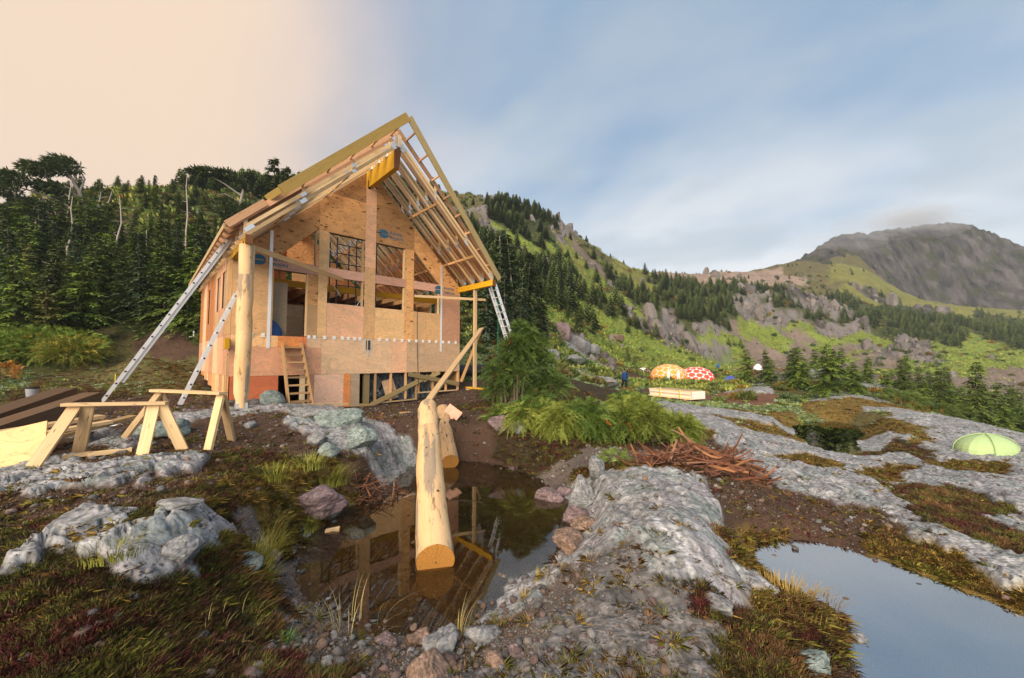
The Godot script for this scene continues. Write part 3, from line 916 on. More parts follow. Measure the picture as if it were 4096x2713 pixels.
	var ring_t := picture(256, 256, func(i, j):
		var p := Vector2(i - 128, j - 122) / 128.0
		var r := p.length() + 0.02 * g1.get_noise_2d(p.x * 3, p.y * 3)
		var v := 0.86 + 0.09 * sin(r * 120.0) * (0.4 + 0.6 * r) + 0.1 * g1.get_noise_2d(p.x * 9, p.y * 9)
		var crack := absf(g2.get_noise_2d(p.angle() * 3.0, 2.0))
		if crack < 0.02 and r > 0.12:
			v -= 0.25
		if r < 0.05:
			v -= 0.25
		return Color(v, v - 0.03, v - 0.06).clamp())
	M.logend = std(Color(.70, .36, .09), 0.75, ring_t, Vector3(2, 2, 1))
	M.logend.uv1_offset = Vector3(-0.5, -0.5, 0)
	M.bark_log = std(Color(.60, .42, .24), 0.8, stain_t, Vector3(0.5, 1.3, 1))
	M.alu = std(Color(.80, .82, .85), 0.4)
	M.alu.metallic = 0.4
	M.steel_white = std(Color(.80, .82, .84), 0.4)
	M.steel_white.metallic = 0.35
	M.plate = std(Color(.70, .73, .76), 0.35)
	M.plate.metallic = 0.6
	M.tube = std(Color(.05, .055, .09), 0.4)
	M.black = std(Color(.012, .012, .014), 0.5)
	M.pipe = std(Color(.03, .032, .04), 0.35)
	M.tarp = std(Color(.10, .12, .14), 0.22)
	M.blue = std(Color(.012, .05, .17), 0.6)
	M.logo = std(Color(.035, .13, .22), 0.8)
	M.rope_green = std(Color(.01, .22, .12), 0.7)
	M.rope_yellow = std(Color(.55, .50, .06), 0.7)
	M.rope_red = std(Color(.75, .12, .12), 0.7)
	M.white = std(Color(.82, .82, .82), 0.6)
	M.wrap = std(Color(.80, .76, .68), 0.5)
	M.bucket = std(Color(.28, .29, .33), 0.45)
	M.tent_green = std(Color(.36, .50, .24), 0.7)
	M.tent_green.backlight_enabled = true
	M.tent_green.backlight = Color(0.12, 0.12, 0.12)
	M.tent_blue = std(Color(.06, .09, .40), 0.6)
	M.tarp_blue = std(Color(.02, .18, .62), 0.5)
	M.tent_white = std(Color(.82, .84, .86), 0.6)
	M.dome_orange = std(Color(.85, .33, .06), 0.6)
	M.dome_red = std(Color(.80, .09, .05), 0.6)
	M.dome_grey = std(Color(.72, .60, .52), 0.6)
	M.vine = std(Color.WHITE, 0.75)
	M.vine.vertex_color_use_as_albedo = true
	M.leaf = std(Color.WHITE, 0.65)
	M.leaf.vertex_color_use_as_albedo = true
	M.leaf.backlight_enabled = true
	M.leaf.backlight = Color(0.35, 0.35, 0.25)
	M.trunk = std(Color(.20, .16, .13), 0.9, lum_t, Vector3(1, 3, 1))
	M.snag = std(Color(.48, .45, .43), 0.85, lum_t, Vector3(1, 3, 1))
	M.stone = std(Color.WHITE, 0.85, rt, Vector3.ONE * 1.3)
	M.stone.vertex_color_use_as_albedo = true
	M.stone.uv1_triplanar = true


# ---- the hut: local x along the front wall, y up, z out of the front (v = depth into the hut = -z) ----
const UC := 4.03
const HL := 8.6
const PITCH := 0.965


func hv(u: float, y: float, v: float) -> Vector3:
	return Vector3(u, y, -v)


func rake(u: float) -> float:
	return 9.2 - PITCH * absf(u - UC)


func sheet_part(called: String, mat: Material, pts: Array, v0 := 0.0, thick := 0.014, parent: Node = null) -> MeshInstance3D:
	var poly := PackedVector2Array()
	for k in range(0, pts.size(), 2):
		poly.append(Vector2(pts[k], pts[k + 1]))
	var b := MB.new()
	b.slab(poly, -v0, -v0 + thick)
	return put(called, b.done(), mat, parent if parent else hut)


func rect(u0: float, y0: float, u1: float, y1: float) -> Array:
	return [u0 + 0.003, y0 + 0.003, u1 - 0.003, y0 + 0.003, u1 - 0.003, y1 - 0.003, u0 + 0.003, y1 - 0.003]


# sheet on a side wall: outline in (v, y) on the plane x = u
func side_sheet(mat: Material, pts: Array, u: float, thick := 0.014, called := "plywood_sheet") -> MeshInstance3D:
	var poly := PackedVector2Array()
	for k in range(0, pts.size(), 2):
		poly.append(Vector2(pts[k], pts[k + 1]))
	var b := MB.new()
	var xf := Transform3D(Basis(Vector3(0, 0, -1), Vector3.UP, Vector3(1, 0, 0)), Vector3(u, 0, 0))
	b.slab(poly, 0, thick, xf)
	return put(called, b.done(), mat, hut)


func half_truss(side: float) -> Node3D:
	var t := Node3D.new()
	t.name = "roof_truss"
	var top := func(r: float) -> float: return 9.85 - PITCH * r
	var u := func(r: float) -> float: return UC + side * r
	var nrm := Vector3(side * PITCH, 1, 0).normalized()
	board("top_chord", pick("pink"), hv(u.call(0.03), top.call(0.03), 0) - nrm * 0.07, hv(u.call(4.46), top.call(4.46), 0) - nrm * 0.07, 0.14, 0.038, t, nrm)
	board("middle_chord", pick("pale"), hv(u.call(0.10), top.call(0.10) - 0.42, 0), hv(u.call(4.05), top.call(4.05) - 0.36, 0), 0.089, 0.038, t, nrm)
	board("bottom_chord", pick("pale"), hv(u.call(0.08), top.call(0.08) - 0.58, 0), hv(u.call(4.2), top.call(4.2) - 0.58, 0), 0.089, 0.038, t, nrm)
	for r in [0.06, 1.42, 2.78, 4.08]:
		board("web", pick("pale"), hv(u.call(r), top.call(r) - 0.12, 0), hv(u.call(r), top.call(r) - 0.60, 0), 0.08, 0.036, t, Vector3.RIGHT)
	for a in [[0.14, 0.52, 0.24, 0.2], [1.42, 0.40, 0.17, 0.085], [1.42, 0.58, 0.14, 0.08], [2.78, 0.40, 0.17, 0.085], [2.78, 0.58, 0.2, 0.1], [4.0, 0.45, 0.26, 0.1]]:
			var r: float = a[0]
			var q: float = a[1]
			put("truss_plate", box_mesh(Vector3(a[2], a[3], 0.046)), M.plate, t, Transform3D(Basis(Vector3.BACK, -side * atan(PITCH)), hv(u.call(r), top.call(r) - q, 0)))
	return t


func build_hut() -> void:
	hut = thing("timber_hut", "two storey plywood hut under construction with open rafters and a steep gable", "hut", Vector3(-8.1059, 0, -11.0896), deg_to_rad(43.5))
	# --- basement storey, front ---
	var P := "plywood_sheet"
	sheet_part(P, pick("ply_red"), rect(0.02, 0.93, 1.245, 1.725))
	sheet_part(P, pick("ply_pale"), rect(1.85, 0.8, 2.02, 1.725), 0.05)
	sheet_part(P, pick("ply_pink"), rect(2.08, 0.72, 2.27, 1.725))
	sheet_part(P, pick("ply_rose"), rect(2.27, 0.62, 3.21, 1.725), -0.004)
	sheet_part(P, pick("ply_orange"), rect(3.21, 0.6, 3.44, 1.725))
	sheet_part(P, pick("ply_grey"), rect(3.44, 0.58, 3.76, 1.725))
	board("post", M.treated[0], hv(4.04, 0.55, 0.12), hv(4.04, 1.725, 0.12), 0.2, 0.14, hut, Vector3.RIGHT)
	board("post", M.dark[0], hv(3.83, 0.55, 0.3), hv(3.83, 1.725, 0.3), 0.1, 0.1, hut, Vector3.RIGHT)
	for a in [[4.35, 0.66], [4.95, 0.69], [5.56, 0.72], [6.02, 0.68], [6.12, 0.93], [6.77, 0.94], [7.4, 0.94], [8.0, 0.93]]:
		board("stud", pick("warm"), hv(a[0], a[1], 0.05), hv(a[0], 1.722, 0.05), 0.06, 0.09, hut, Vector3.RIGHT)
	board("sill_plate", M.pale[0], hv(4.3, 0.64, 0.05), hv(6.06, 0.68, 0.05), 0.045, 0.09, hut)
	board("sill_plate", M.pale[1], hv(6.08, 0.92, 0.05), hv(7.98, 0.93, 0.05), 0.045, 0.09, hut)
	board("sill_plate", M.treated[1], hv(3.75, 0.6, 0.02), hv(4.3, 0.55, -0.06), 0.16, 0.04, hut)
	board("brace", M.treated[1], hv(4.18, 0.6, -0.03), hv(6.5, 1.55, -0.03), 0.16, 0.04, hut)
	board("brace", M.treated[2], hv(6.3, 1.4, -0.03), hv(7.05, 1.7, -0.03), 0.15, 0.04, hut)
	board("brace", M.treated[0], hv(5.62, 1.66, -0.075), hv(7.95, 1.2, -0.075), 0.16, 0.04, hut)
	# crumpled plastic sheeting hung inside the crawl space
	var tp := MB.new()
	var tn := noise(61, 2.0, 3)
	for i in 40:
		for j in 12:
			var q := []
			for o in [[0, 0], [1, 0], [1, 1], [0, 1]]:
				var u: float = 4.2 + (i + o[0]) * 0.075
				var y: float = 0.66 + (j + o[1]) * 0.089
				q.append(hv(u, y, 0.42 + 0.16 * tn.get_noise_2d(u * 1.6, y * 0.7) + 0.05 * tn.get_noise_2d(u * 6, y * 3)))
			tp.quad(q[0], q[1], q[2], q[3])
	put("plastic_sheeting", tp.done(), M.tarp, hut)
	put("leaning_board", box_mesh(Vector3(0.46, 0.75, 0.02)), M.ply_pale[0], hut, Transform3D(Basis(Vector3.BACK, 0.22) * Basis(Vector3.RIGHT, -0.2), hv(5.0, 1.1, 0.2)))
	put("leaning_board", box_mesh(Vector3(0.36, 0.6, 0.02)), M.ply_grey[0], hut, Transform3D(Basis(Vector3.BACK, 0.1) * Basis(Vector3.RIGHT, -0.2), hv(6.9, 1.35, 0.24)))
	# --- rim row, front ---
	sheet_part(P, M.ply_pink[1], rect(0.0, 1.725, 2.46, 2.6))
	sheet_part(P, M.ply_tan[2], rect(0.0, 2.6, 1.2, 2.95))
	sheet_part(P, M.ply_orange[2], rect(1.2, 2.6, 2.0, 2.95))
	sheet_part(P, M.ply_pale[1], rect(2.0, 2.6, 2.46, 2.95))
	sheet_part(P, M.ply_pale[1], rect(2.46, 1.725, 4.95, 2.95))
	sheet_part(P, M.ply_pink[2], rect(4.95, 1.725, 5.57, 2.95))
	sheet_part(P, M.ply_pale[0], rect(5.57, 1.725, 8.05, 2.95))
	# bracket pocket under the middle post
	put("bracket_plate", box_mesh(Vector3(0.27, 0.38, 0.012)), M.plate, hut, Transform3D(Basis(), hv(4.03, 2.74, -0.022)))
	put("bracket_plate", box_mesh(Vector3(0.17, 0.34, 0.02)), M.dark[1], hut, Transform3D(Basis(), hv(4.03, 2.74, -0.026)))
	put("bracket_plate", box_mesh(Vector3(0.035, 0.36, 0.03)), M.pale[1], hut, Transform3D(Basis(), hv(4.0, 2.74, -0.032)))
	put("strap", box_mesh(Vector3(0.06, 0.22, 0.01)), M.plate, hut, Transform3D(Basis(), hv(4.04, 2.44, -0.024)))
	# --- ground floor wall, front ---
	sheet_part(P, M.ply_tan[1], rect(0.0, 2.95, 1.03, 5.0))
	sheet_part(P, M.ply_grey[1], rect(1.03, 2.955, 1.5, 4.68), 0.34)
	sheet_part(P, M.ply_tan[0], rect(2.0, 2.95, 2.31, 4.0))
	sheet_part(P, M.ply_stain[1], rect(2.0, 4.0, 2.31, 5.01))
	sheet_part(P, M.ply_pink[2], rect(2.6, 2.95, 3.86, 4.11))
	sheet_part(P, M.ply_tan[2], rect(4.26, 2.95, 5.45, 4.11))
	sheet_part(P, M.ply_tan[1], rect(5.82, 2.95, 7.06, 4.1))
	sheet_part(P, M.ply_pink[0], rect(7.06, 2.95, 8.05, 5.0))
	sheet_part(P, M.ply_rose[0], rect(1.03, 5.01, 2.31, 5.33))
	sheet_part(P, M.ply_rose[1], rect(2.6, 5.01, 3.86, 5.33))
	sheet_part(P, M.ply_rose[0], rect(4.26, 5.01, 5.45, 5.33))
	sheet_part(P, M.ply_rose[1], rect(5.82, 5.01, 7.0, 5.33))
	sheet_part(P, M.ply_tan[2], rect(2.31, 2.95, 2.6, 6.54), -0.004)
	sheet_part(P, M.ply_pink[2], rect(3.86, 5.55, 4.26, 8.5), -0.004)
	sheet_part(P, M.ply_tan[1], rect(3.86, 2.95, 4.26, 5.55), -0.004)
	sheet_part(P, M.ply_stain[2], rect(5.45, 2.95, 5.82, 6.53), -0.004)
	# --- gable sheets ---
	sheet_part(P, M.ply_stain[1], [0.0, 5.0, 1.027, 5.0, 1.06, 5.35, 2.25, 6.55, 2.307, 6.55, 2.307, rake(2.307), 0.0, rake(0.0)])
	sheet_part(P, M.ply_stain[2], [2.313, 6.54, 3.857, 6.54, 3.857, 7.9, 2.69, 7.9, 2.313, rake(2.313)])
	sheet_part(P, M.ply_stain[0], [2.7, 7.905, 3.857, 7.905, 3.857, rake(3.857), 2.72, rake(2.72)])
	sheet_part(P, M.ply_stain[0], [4.263, 6.53, 5.817, 6.53, 5.817, rake(5.817), 5.3, rake(5.3), 4.263, 7.95])
	sheet_part(P, M.ply_stain[1], [4.263, 7.955, 5.29, rake(5.3), 4.263, rake(4.263)])
	sheet_part(P, M.ply_stain[2], [5.823, 6.53, 6.97, 5.35, 7.003, 5.0, 8.05, 5.0, 8.05, rake(8.05), 5.823, rake(5.823)])
	# jambs, studs and sills in fresh lumber round the openings
	for a in [[2.22, 5.35, 6.5], [2.62, 5.33, 6.52], [3.8, 5.33, 6.5], [5.42, 5.33, 6.5], [1.99, 2.97, 5.0], [3.8, 4.13, 5.0], [5.42, 4.1, 5.0], [7.0, 4.1, 4.95]]:
		board("stud", M.pale[rng.randi() % 3], hv(a[0], a[1], 0.055), hv(a[0], a[2], 0.055), 0.05, 0.1, hut, Vector3.RIGHT)
	for a in [[2.6, 3.86, 4.1], [4.26, 5.45, 4.1], [5.82, 7.02, 4.09]]:
		board("sill_plate", M.pale[1], hv(a[0], a[2], 0.05), hv(a[1], a[2], 0.05), 0.04, 0.1, hut)
	for a in [[2.6, 3.86, 6.56], [4.26, 5.45, 6.55], [1.03, 2.31, 5.04], [2.6, 3.86, 5.06], [4.26, 5.45, 5.06]]:
		board("header", M.dark[2], hv(a[0], a[2], 0.06), hv(a[1], a[2], 0.06), 0.09, 0.1, hut)
	board("header", M.oldtread[0], hv(1.05, 5.42, 0.06), hv(2.26, 6.62, 0.06), 0.09, 0.1, hut)
	board("header", M.oldtread[1], hv(5.8, 6.6, 0.06), hv(6.98, 5.42, 0.06), 0.09, 0.1, hut)
	# white seam clips
	var clip := MB.new()
	clip.box(Vector3(0.10, 0.045, 0.02), Transform3D(Basis(), Vector3(0, 0.033, 0)))
	clip.box(Vector3(0.10, 0.045, 0.02), Transform3D(Basis(), Vector3(0, -0.033, 0)))
	clip.box(Vector3(0.07, 0.03, 0.028))
	var cm := clip.done()
	for u in [0.5, 0.8, 2.07, 2.24, 2.56, 2.86, 3.14, 3.34, 3.56, 3.74, 4.46, 4.75, 5.05, 5.36, 5.65, 5.96, 6.26, 6.56, 6.87, 7.2, 7.5, 7.84]:
		put("seam_clip", cm, M.white, hut, Transform3D(Basis(Vector3.BACK, rng.randf_range(-0.06, 0.06)), hv(u, 2.95, -0.026)))
	# galvanised hold-down straps
	board("strap", M.steel_white, hv(0.94, 2.56, -0.024), hv(0.94, 6.2, -0.024), 0.085, 0.012, hut, Vector3.RIGHT)
	board("strap", M.steel_white, hv(7.1, 2.55, -0.024), hv(7.1, 6.15, -0.024), 0.085, 0.012, hut, Vector3.RIGHT)
	# --- left wall ---
	var bays := [0.0, 1.2, 2.42, 3.64, 4.86, 6.08, 7.3, HL]
	for k in 7:
		var v0: float = bays[k] + 0.003
		var v1: float = bays[k + 1] - 0.003
		side_sheet(M.ply_pink[k % 3], [v0, 1.75, v1, 1.75, v1, 2.95, v0, 2.95], -0.014)
		var tone: String = ["ply_tan", "ply_pink", "ply_tan", "ply_orange", "ply_orange", "ply_pink", "ply_orange"][k]
		if k in [1, 2]:
			side_sheet(M[tone][0], [v0, 2.956, v1, 2.956, v1, 3.85, v0, 3.85], -0.014)
			side_sheet(M[tone][1], [v0, 5.03, v1, 5.03, v1, 5.33, v0, 5.33], -0.014)
			side_sheet(M.ply_pink[1], [v1 - 0.45, 3.856, v1, 3.856, v1, 5.024, v1 - 0.45, 5.024], -0.014)
		elif k == 4:
			side_sheet(M[tone][0], [v0, 2.956, v1, 2.956, v1, 5.33, v1 - 0.4, 5.33, v1 - 0.4, 3.6, v0 + 0.4, 3.6, v0 + 0.4, 5.33, v0, 5.33], -0.014)
			side_sheet(M[tone][1], [v0 + 0.403, 4.95, v1 - 0.403, 4.95, v1 - 0.403, 5.33, v0 + 0.403, 5.33], -0.014)
		else:
			side_sheet(M[tone][k % 3], [v0, 2.956, v1, 2.956, v1, 5.33, v0, 5.33], -0.014)
		# basement boarding of uneven widths
		var w := v0
		var q := 0
		while w < v1 - 0.1:
			var x: float = minf(v1, w + rng.randf_range(0.25, 0.6))
			if not (k == 0 and q == 1):
				side_sheet(M[["ply_pink", "ply_orange", "ply_tan"][rng.randi() % 3]][rng.randi() % 3], [w, 0.85 + 0.12 * v0, x - 0.01, 0.85 + 0.12 * v0, x - 0.01, 1.744, w, 1.744], -0.014)
			w = x
			q += 1
		if k > 0 and k < 7:
			board("strap", M.plate, Vector3(-0.03, 2.5, -bays[k]), Vector3(-0.03, 5.3, -bays[k]), 0.04, 0.006, hut, Vector3.FORWARD)
	for v in [1.7, 2.1, 3.0, 3.4, 5.5]:
		board("stud", M.pale[1], Vector3(0.06, 2.95, -v), Vector3(0.06, 5.3, -v), 0.05, 0.1, hut, Vector3.FORWARD)
	board("post", M.pale[0], hv(-0.03, 0.98, 0.16), hv(-0.03, 2.4, 0.16), 0.16, 0.05, hut, Vector3.FORWARD)
	board("post", M.warm[0], hv(-0.03, 0.98, 0.36), hv(-0.03, 1.75, 0.36), 0.2, 0.05, hut, Vector3.FORWARD)
	board("rim_beam", M.yellow[0], hv(-0.09, 2.67, 0.15), hv(-0.09, 2.67, -0.24), 0.3, 0.1, hut)
	board("rim_beam", M.yellow[1], hv(8.03, 2.72, 0.1), hv(8.03, 2.72, 0.02), 0.4, 0.03, hut)
	# --- right and back walls ---
	for k in 7:
		var v0: float = bays[k] + 0.003
		var v1: float = bays[k + 1] - 0.003
		side_sheet(M.ply_tan[k % 3], [v0, 1.1, v1, 1.1, v1, 2.95, v0, 2.95], 8.05)
		if k in [1, 3]:
			side_sheet(M.ply_tan[1], [v0, 2.956, v1, 2.956, v1, 3.9, v0, 3.9], 8.05)
		else:
			side_sheet(M.ply_tan[k % 3], [v0, 2.956, v1, 2.956, v1, 5.33, v0, 5.33], 8.05)
	for v in [1.3, 1.8, 2.3, 3.7, 4.2, 4.75]:
		board("stud", M.pale[2], Vector3(8.0, 2.95, -v), Vector3(8.0, 5.3, -v), 0.05, 0.1, hut, Vector3.FORWARD)
	sheet_part(P, M.ply_tan[0], [0.0, 1.6, 8.05, 1.6, 8.05, 2.95, 0.0, 2.95], HL)
	sheet_part(P, M.ply_tan[1], [0.0, 2.956, 8.05, 2.956, 8.05, 5.2, 0.0, 5.2], HL)
	sheet_part(P, M.ply_stain[0], [0.0, 5.206, 2.7, 5.206, 2.7, rake(2.7), 0.0, rake(0.0)], HL)
	sheet_part(P, M.ply_stain[1], [5.2, 5.206, 8.05, 5.206, 8.05, rake(8.05), 5.2, rake(5.2)], HL)
	sheet_part(P, M.ply_stain[2], [2.706, 7.0, 5.194, 7.0, 5.194, rake(5.194), UC, rake(UC), 2.706, rake(2.706)], HL)
	sheet_part(P, M.ply_tan[2], rect(3.6, 5.206, 4.5, 7.0), HL)
	# --- floors ---
	put("floor_deck", box_mesh(Vector3(8.0, 0.03, HL - 0.1)), M.ply_grey[2], hut, Transform3D(Basis(), hv(4.03, 2.93, HL * 0.5 + 0.02)))
	for k in 12:
		board("floor_joist", M.warm[k % 3], hv(0.05, 2.78, 0.35 + k * 0.72), hv(8.0, 2.78, 0.35 + k * 0.72), 0.24, 0.04, hut)
	put("loft_deck", box_mesh(Vector3(8.0, 0.03, 5.4)), M.ply_orange[0], hut, Transform3D(Basis(), hv(4.03, 5.0, 5.8)))
	board("loft_beam", M.yellow[0], hv(0.05, 4.83, 1.2), hv(8.0, 4.83, 1.2), 0.21, 0.09, hut)
	for k in 14:
		board("loft_joist", M.warm[k % 3], hv(0.3 + k * 0.57, 4.86, 1.26), hv(0.3 + k * 0.57, 4.86, 8.5), 0.22, 0.04, hut)
	sheet_part("partition", M.ply_orange[1], rect(0.1, 2.96, 3.4, 4.7), 5.2)
	sheet_part("partition", M.ply_grey[0], rect(3.4, 2.96, 7.9, 4.7), 4.4)
	sheet_part("partition", M.ply_grey[2], rect(1.5, 2.96, 2.4, 4.2), 1.9)
	sheet_part("partition", M.ply_orange[2], [0.1, 5.03, 2.1, 5.03, 2.1, 6.9, 0.1, 5.3], 3.2)
	for u in [0.9, 1.5, 1.9]:
		board("stud", M.pale[0], hv(u, 5.03, 3.13), hv(u, 5.5 + 0.7 * u, 3.13), 0.05, 0.09, hut, Vector3.RIGHT)
	put("white_panel", box_mesh(Vector3(0.55, 0.85, 0.02)), M.white, hut, Transform3D(Basis(), hv(6.75, 4.2, 2.2)))
	put("blue_sack", _dome_lump(0.36, 0.5, 0.12), M.blue, hut, Transform3D(Basis(), hv(0.98, 2.95, 0.15)))
	# --- roof ---
	board("ridge_beam", M.yellow[0], hv(UC, 8.85, -1.98), hv(UC, 8.85, HL), 0.68, 0.18, hut)
	var rb := MB.new()
	rb.slab(PackedVector2Array([Vector2(0, 8.51), Vector2(0.14, 9.19), Vector2(0.13, 9.19), Vector2(-0.01, 8.51)]), -0.092, 0.092, Transform3D(Basis(Vector3(0, 0, 1), Vector3.UP, Vector3(-1, 0, 0)), hv(UC, 0, -1.99)))
	rb.slab(PackedVector2Array([Vector2(0, 8.51), Vector2(0.13, 9.19), Vector2(0, 9.19)]), -0.089, 0.089, Transform3D(Basis(Vector3(0, 0, 1), Vector3.UP, Vector3(-1, 0, 0)), hv(UC, 0, -1.98)))
	put("beam_end", rb.done(), M.endgrain, hut)
	put("beam_hanger", box_mesh(Vector3(0.1, 0.3, 0.02)), M.black, hut, Transform3D(Basis(), hv(UC - 0.06, 8.6, -0.02)))
	for k in 9:
		put("joist_hanger", box_mesh(Vector3(0.02, 0.12, 0.05)), M.plate, hut, Transform3D(Basis(), hv(UC - 0.1, 9.12, -1.75 + k * 0.2)))
	board("eave_beam", M.yellow[0], hv(0.02, 5.225, -2.2), hv(0.02, 5.225, -0.02), 0.22, 0.16, hut)
	board("eave_beam", M.yellow[1], hv(8.03, 5.225, -2.3), hv(8.03, 5.225, -0.02), 0.22, 0.16, hut)
	put("beam_end", box_mesh(Vector3(0.165, 0.225, 0.012)), M.endgrain, hut, Transform3D(Basis(), hv(0.02, 5.225, -2.206)))
	put("beam_end", box_mesh(Vector3(0.165, 0.225, 0.012)), M.endgrain, hut, Transform3D(Basis(), hv(8.03, 5.225, -2.306)))
	for side in [-1.0, 1.0]:
		for k in 18:
			var t := half_truss(side)
			t.position = hv(0, 0, -2.1 + k * 0.6)
			hut.add_child(t, true)
	for k in 17:
		for side in [-1.0, 1.0]:
			for r in [1.55, 3.2]:
				board("blocking", M.warm[k % 3], hv(UC + side * r, 9.26 - PITCH * r, -2.08 + k * 0.6), hv(UC + side * r, 9.26 - PITCH * r, -1.52 + k * 0.6), 0.09, 0.04, hut)
	# roof sheathing laid on the lower courses
	var slope := atan(PITCH)
	for side in [-1.0, 1.0]:
		for c in 2:
			var r0: float = 2.64 + c * 0.88
			for k in 5:
				var mid: float = UC + side * (r0 + 0.43)
				var y: float = 9.87 - PITCH * (r0 + 0.43)
				put("roof_sheet", box_mesh(Vector3(1.215, 0.014, 2.12)), M.ply_orange[(k + c) % 3], hut, Transform3D(Basis(Vector3.BACK, -side * slope), hv(mid, y, -1.02 + k * 2.13)))
	# fly rafters: a prow that juts out furthest at the ridge, on outlookers
	var ap := hv(UC, 9.93, -2.77)
	var rf := hv(8.40, 5.43, -2.2)
	var lf := hv(0.66, 6.62, -2.36)
	board("fly_rafter", M.olive[1], ap + Vector3(-0.02, -0.02, 0), lf, 0.27, 0.04, hut, Vector3(-1, 1, 0))
	board("fly_rafter", M.treated[2], ap + Vector3(0.02, -0.02, 0), rf, 0.23, 0.04, hut, Vector3(1, 1, 0))
	for k in 8:
		var f := 0.075 + k * 0.115
		var o := ap.lerp(rf, f) + Vector3(-0.06, -0.06, 0)
		board("outlooker", M.pink[k % 3], o, Vector3(o.x, o.y - 0.02, 2.1), 0.06, 0.04, hut)
	for k in 5:
		var f := 0.1 + k * 0.19
		var o := ap.lerp(lf, f) + Vector3(0.06, -0.08, 0)
		board("outlooker", M.pink[k % 3], o, Vector3(o.x, o.y - 0.02, 2.1), 0.06, 0.04, hut)
	board("fascia", M.pink[1], hv(0.35, 6.28, -2.16), hv(-0.44, 5.5, -2.16), 0.17, 0.04, hut, Vector3(-1, 1, 0))
	board("fascia", M.olive[2], hv(0.66, 6.66, -2.3), hv(0.4, 6.42, -2.05), 0.16, 0.1, hut, Vector3(-1, 1, 0))
	board("fascia", M.pale[0], Vector3(-0.46, 5.5, 2.0), Vector3(-0.46, 5.5, -HL), 0.14, 0.04, hut)
	# --- log post under the left eave beam, temporary post under the right ---
	var lp := MB.new()
	var pts := []
	var rad := []
	var pn := noise(71, 1.1, 2)
	for k in 24:
		var y := 1.02 + k * 0.178
		pts.append(hv(0.02 + 0.015 * pn.get_noise_2d(y, 3), y, -1.98 + 0.015 * pn.get_noise_2d(y, 9)))
		rad.append((0.172 if k > 1 else 0.13) + 0.012 * pn.get_noise_2d(y * 2, 20))
	lp.tube(pts, rad, 18)
	put("log_post", lp.done(), M.peeled, hut)
	put("post_base", box_mesh(Vector3(0.24, 0.16, 0.22)), M.plate, hut, Transform3D(Basis(), hv(0.02, 1.06, -1.98)))
	board("temporary_post", M.pale[1], hv(8.05, 1.08, -1.08), hv(8.05, 5.11, -1.08), 0.13, 0.09, hut, Vector3.RIGHT)
	board("temporary_post", M.warm[2], hv(8.13, 3.85, -1.03), hv(8.13, 5.1, -1.03), 0.05, 0.09, hut, Vector3.RIGHT)
	# --- stencilled maker's marks ---
	for a in [[0.62, 5.24], [4.55, 6.92], [6.98, 5.12]]:
		mark(a[0], a[1])


func mark(u: float, y: float) -> void:
	var f := SystemFont.new()
	f.font_names = PackedStringArray(["Droid Sans"])
	f.font_weight = 700
	var k := 0
	for w in ["Pacific", "Homes"]:
		var t := TextMesh.new()
		t.text = w
		t.font = f
		t.font_size = 32
		t.pixel_size = 0.0052
		t.depth = 0.002
		t.horizontal_alignment = HORIZONTAL_ALIGNMENT_LEFT
		put("stencil_lettering", t, M.logo, hut, Transform3D(Basis(), hv(u + 0.24, y + 0.085 - 0.16 * k, -0.017)))
		k += 1
	# oval emblem with a slanting bar left bare
	var upper := []
	var lower := []
	for i in 17:
		var an := PI * i / 16.0
		var p := Vector2(cos(an) * 0.19, sin(an) * 0.15)
		upper.append_array([u + p.x, y + maxf(p.y, 0.0) + 0.012])
		lower.append_array([u - p.x, y - maxf(p.y, 0.0) - 0.012])
	sheet_part("stencil_emblem", M.logo, upper, -0.016, 0.002)
	sheet_part("stencil_emblem", M.logo, lower, -0.016, 0.002)


func _dome_lump(rx: float, ry: float, rz: float) -> ArrayMesh:
	var b := MB.new()
	var n := noise(91, 3.0, 2)
	var g := []
	for j in 7:
		for i in 15:
			var th := TAU * i / 14.0
			var ph := PI * 0.5 * j / 6.0
			var d := Vector3(cos(th) * cos(ph), sin(ph), sin(th) * cos(ph))
			var s := 1.0 + 0.08 * n.get_noise_3dv(Vector3(cos(th), sin(ph), sin(th)))
			g.append(Vector3(d.x * rx, d.y * ry, d.z * rz) * s)
	for j in 6:
		for i in 14:
			var k: int = j * 15 + i
			b.quad(g[k + 1], g[k], g[k + 15], g[k + 16])
	return b.done()


# ---- things on the building site ----
func hw(u: float, y: float, v: float) -> Vector3:
	return hut.transform * hv(u, y, v)


func ladder(label: String, foot: Vector3, head: Vector3, across: Vector3, wide: float, fly: float, rungs: int) -> Node3D:
	var t := thing("aluminium_ladder", label, "ladder", foot, 0.0, "aluminium ladders")
	var d := head - foot
	var x := d.normalized()
	var out := across.cross(x).normalized()
	for s in [-0.5, 0.5]:
		board("rail", M.alu, across * s * wide, across * s * wide + d, 0.075, 0.028, t, out)
		put("foot_pad", box_mesh(Vector3(0.09, 0.04, 0.07)), M.black, t, Transform3D(Basis(), across * s * wide))
		if fly > 0.0:
			board("fly_rail", M.alu, across * s * (wide - 0.07) + d * fly + out * 0.082, across * s * (wide - 0.07) + d * 1.02 + out * 0.082, 0.07, 0.026, t, out)
	for k in rungs:
		var c := d * ((k + 0.6) / rungs)
		var b := MB.new()
		b.tube([across * (-wide * 0.5 - 0.018), across * (wide * 0.5 + 0.018)], [0.016, 0.016], 8)
		put("rung", b.done(), M.alu, t, Transform3D(Basis(), c))
		for s in [-0.5, 0.5]:
			put("rung_end", box_mesh(Vector3(0.03, 0.035, 0.03)), M.black, t, Transform3D(Basis(), c + across * s * (wide + 0.03)))
	return t


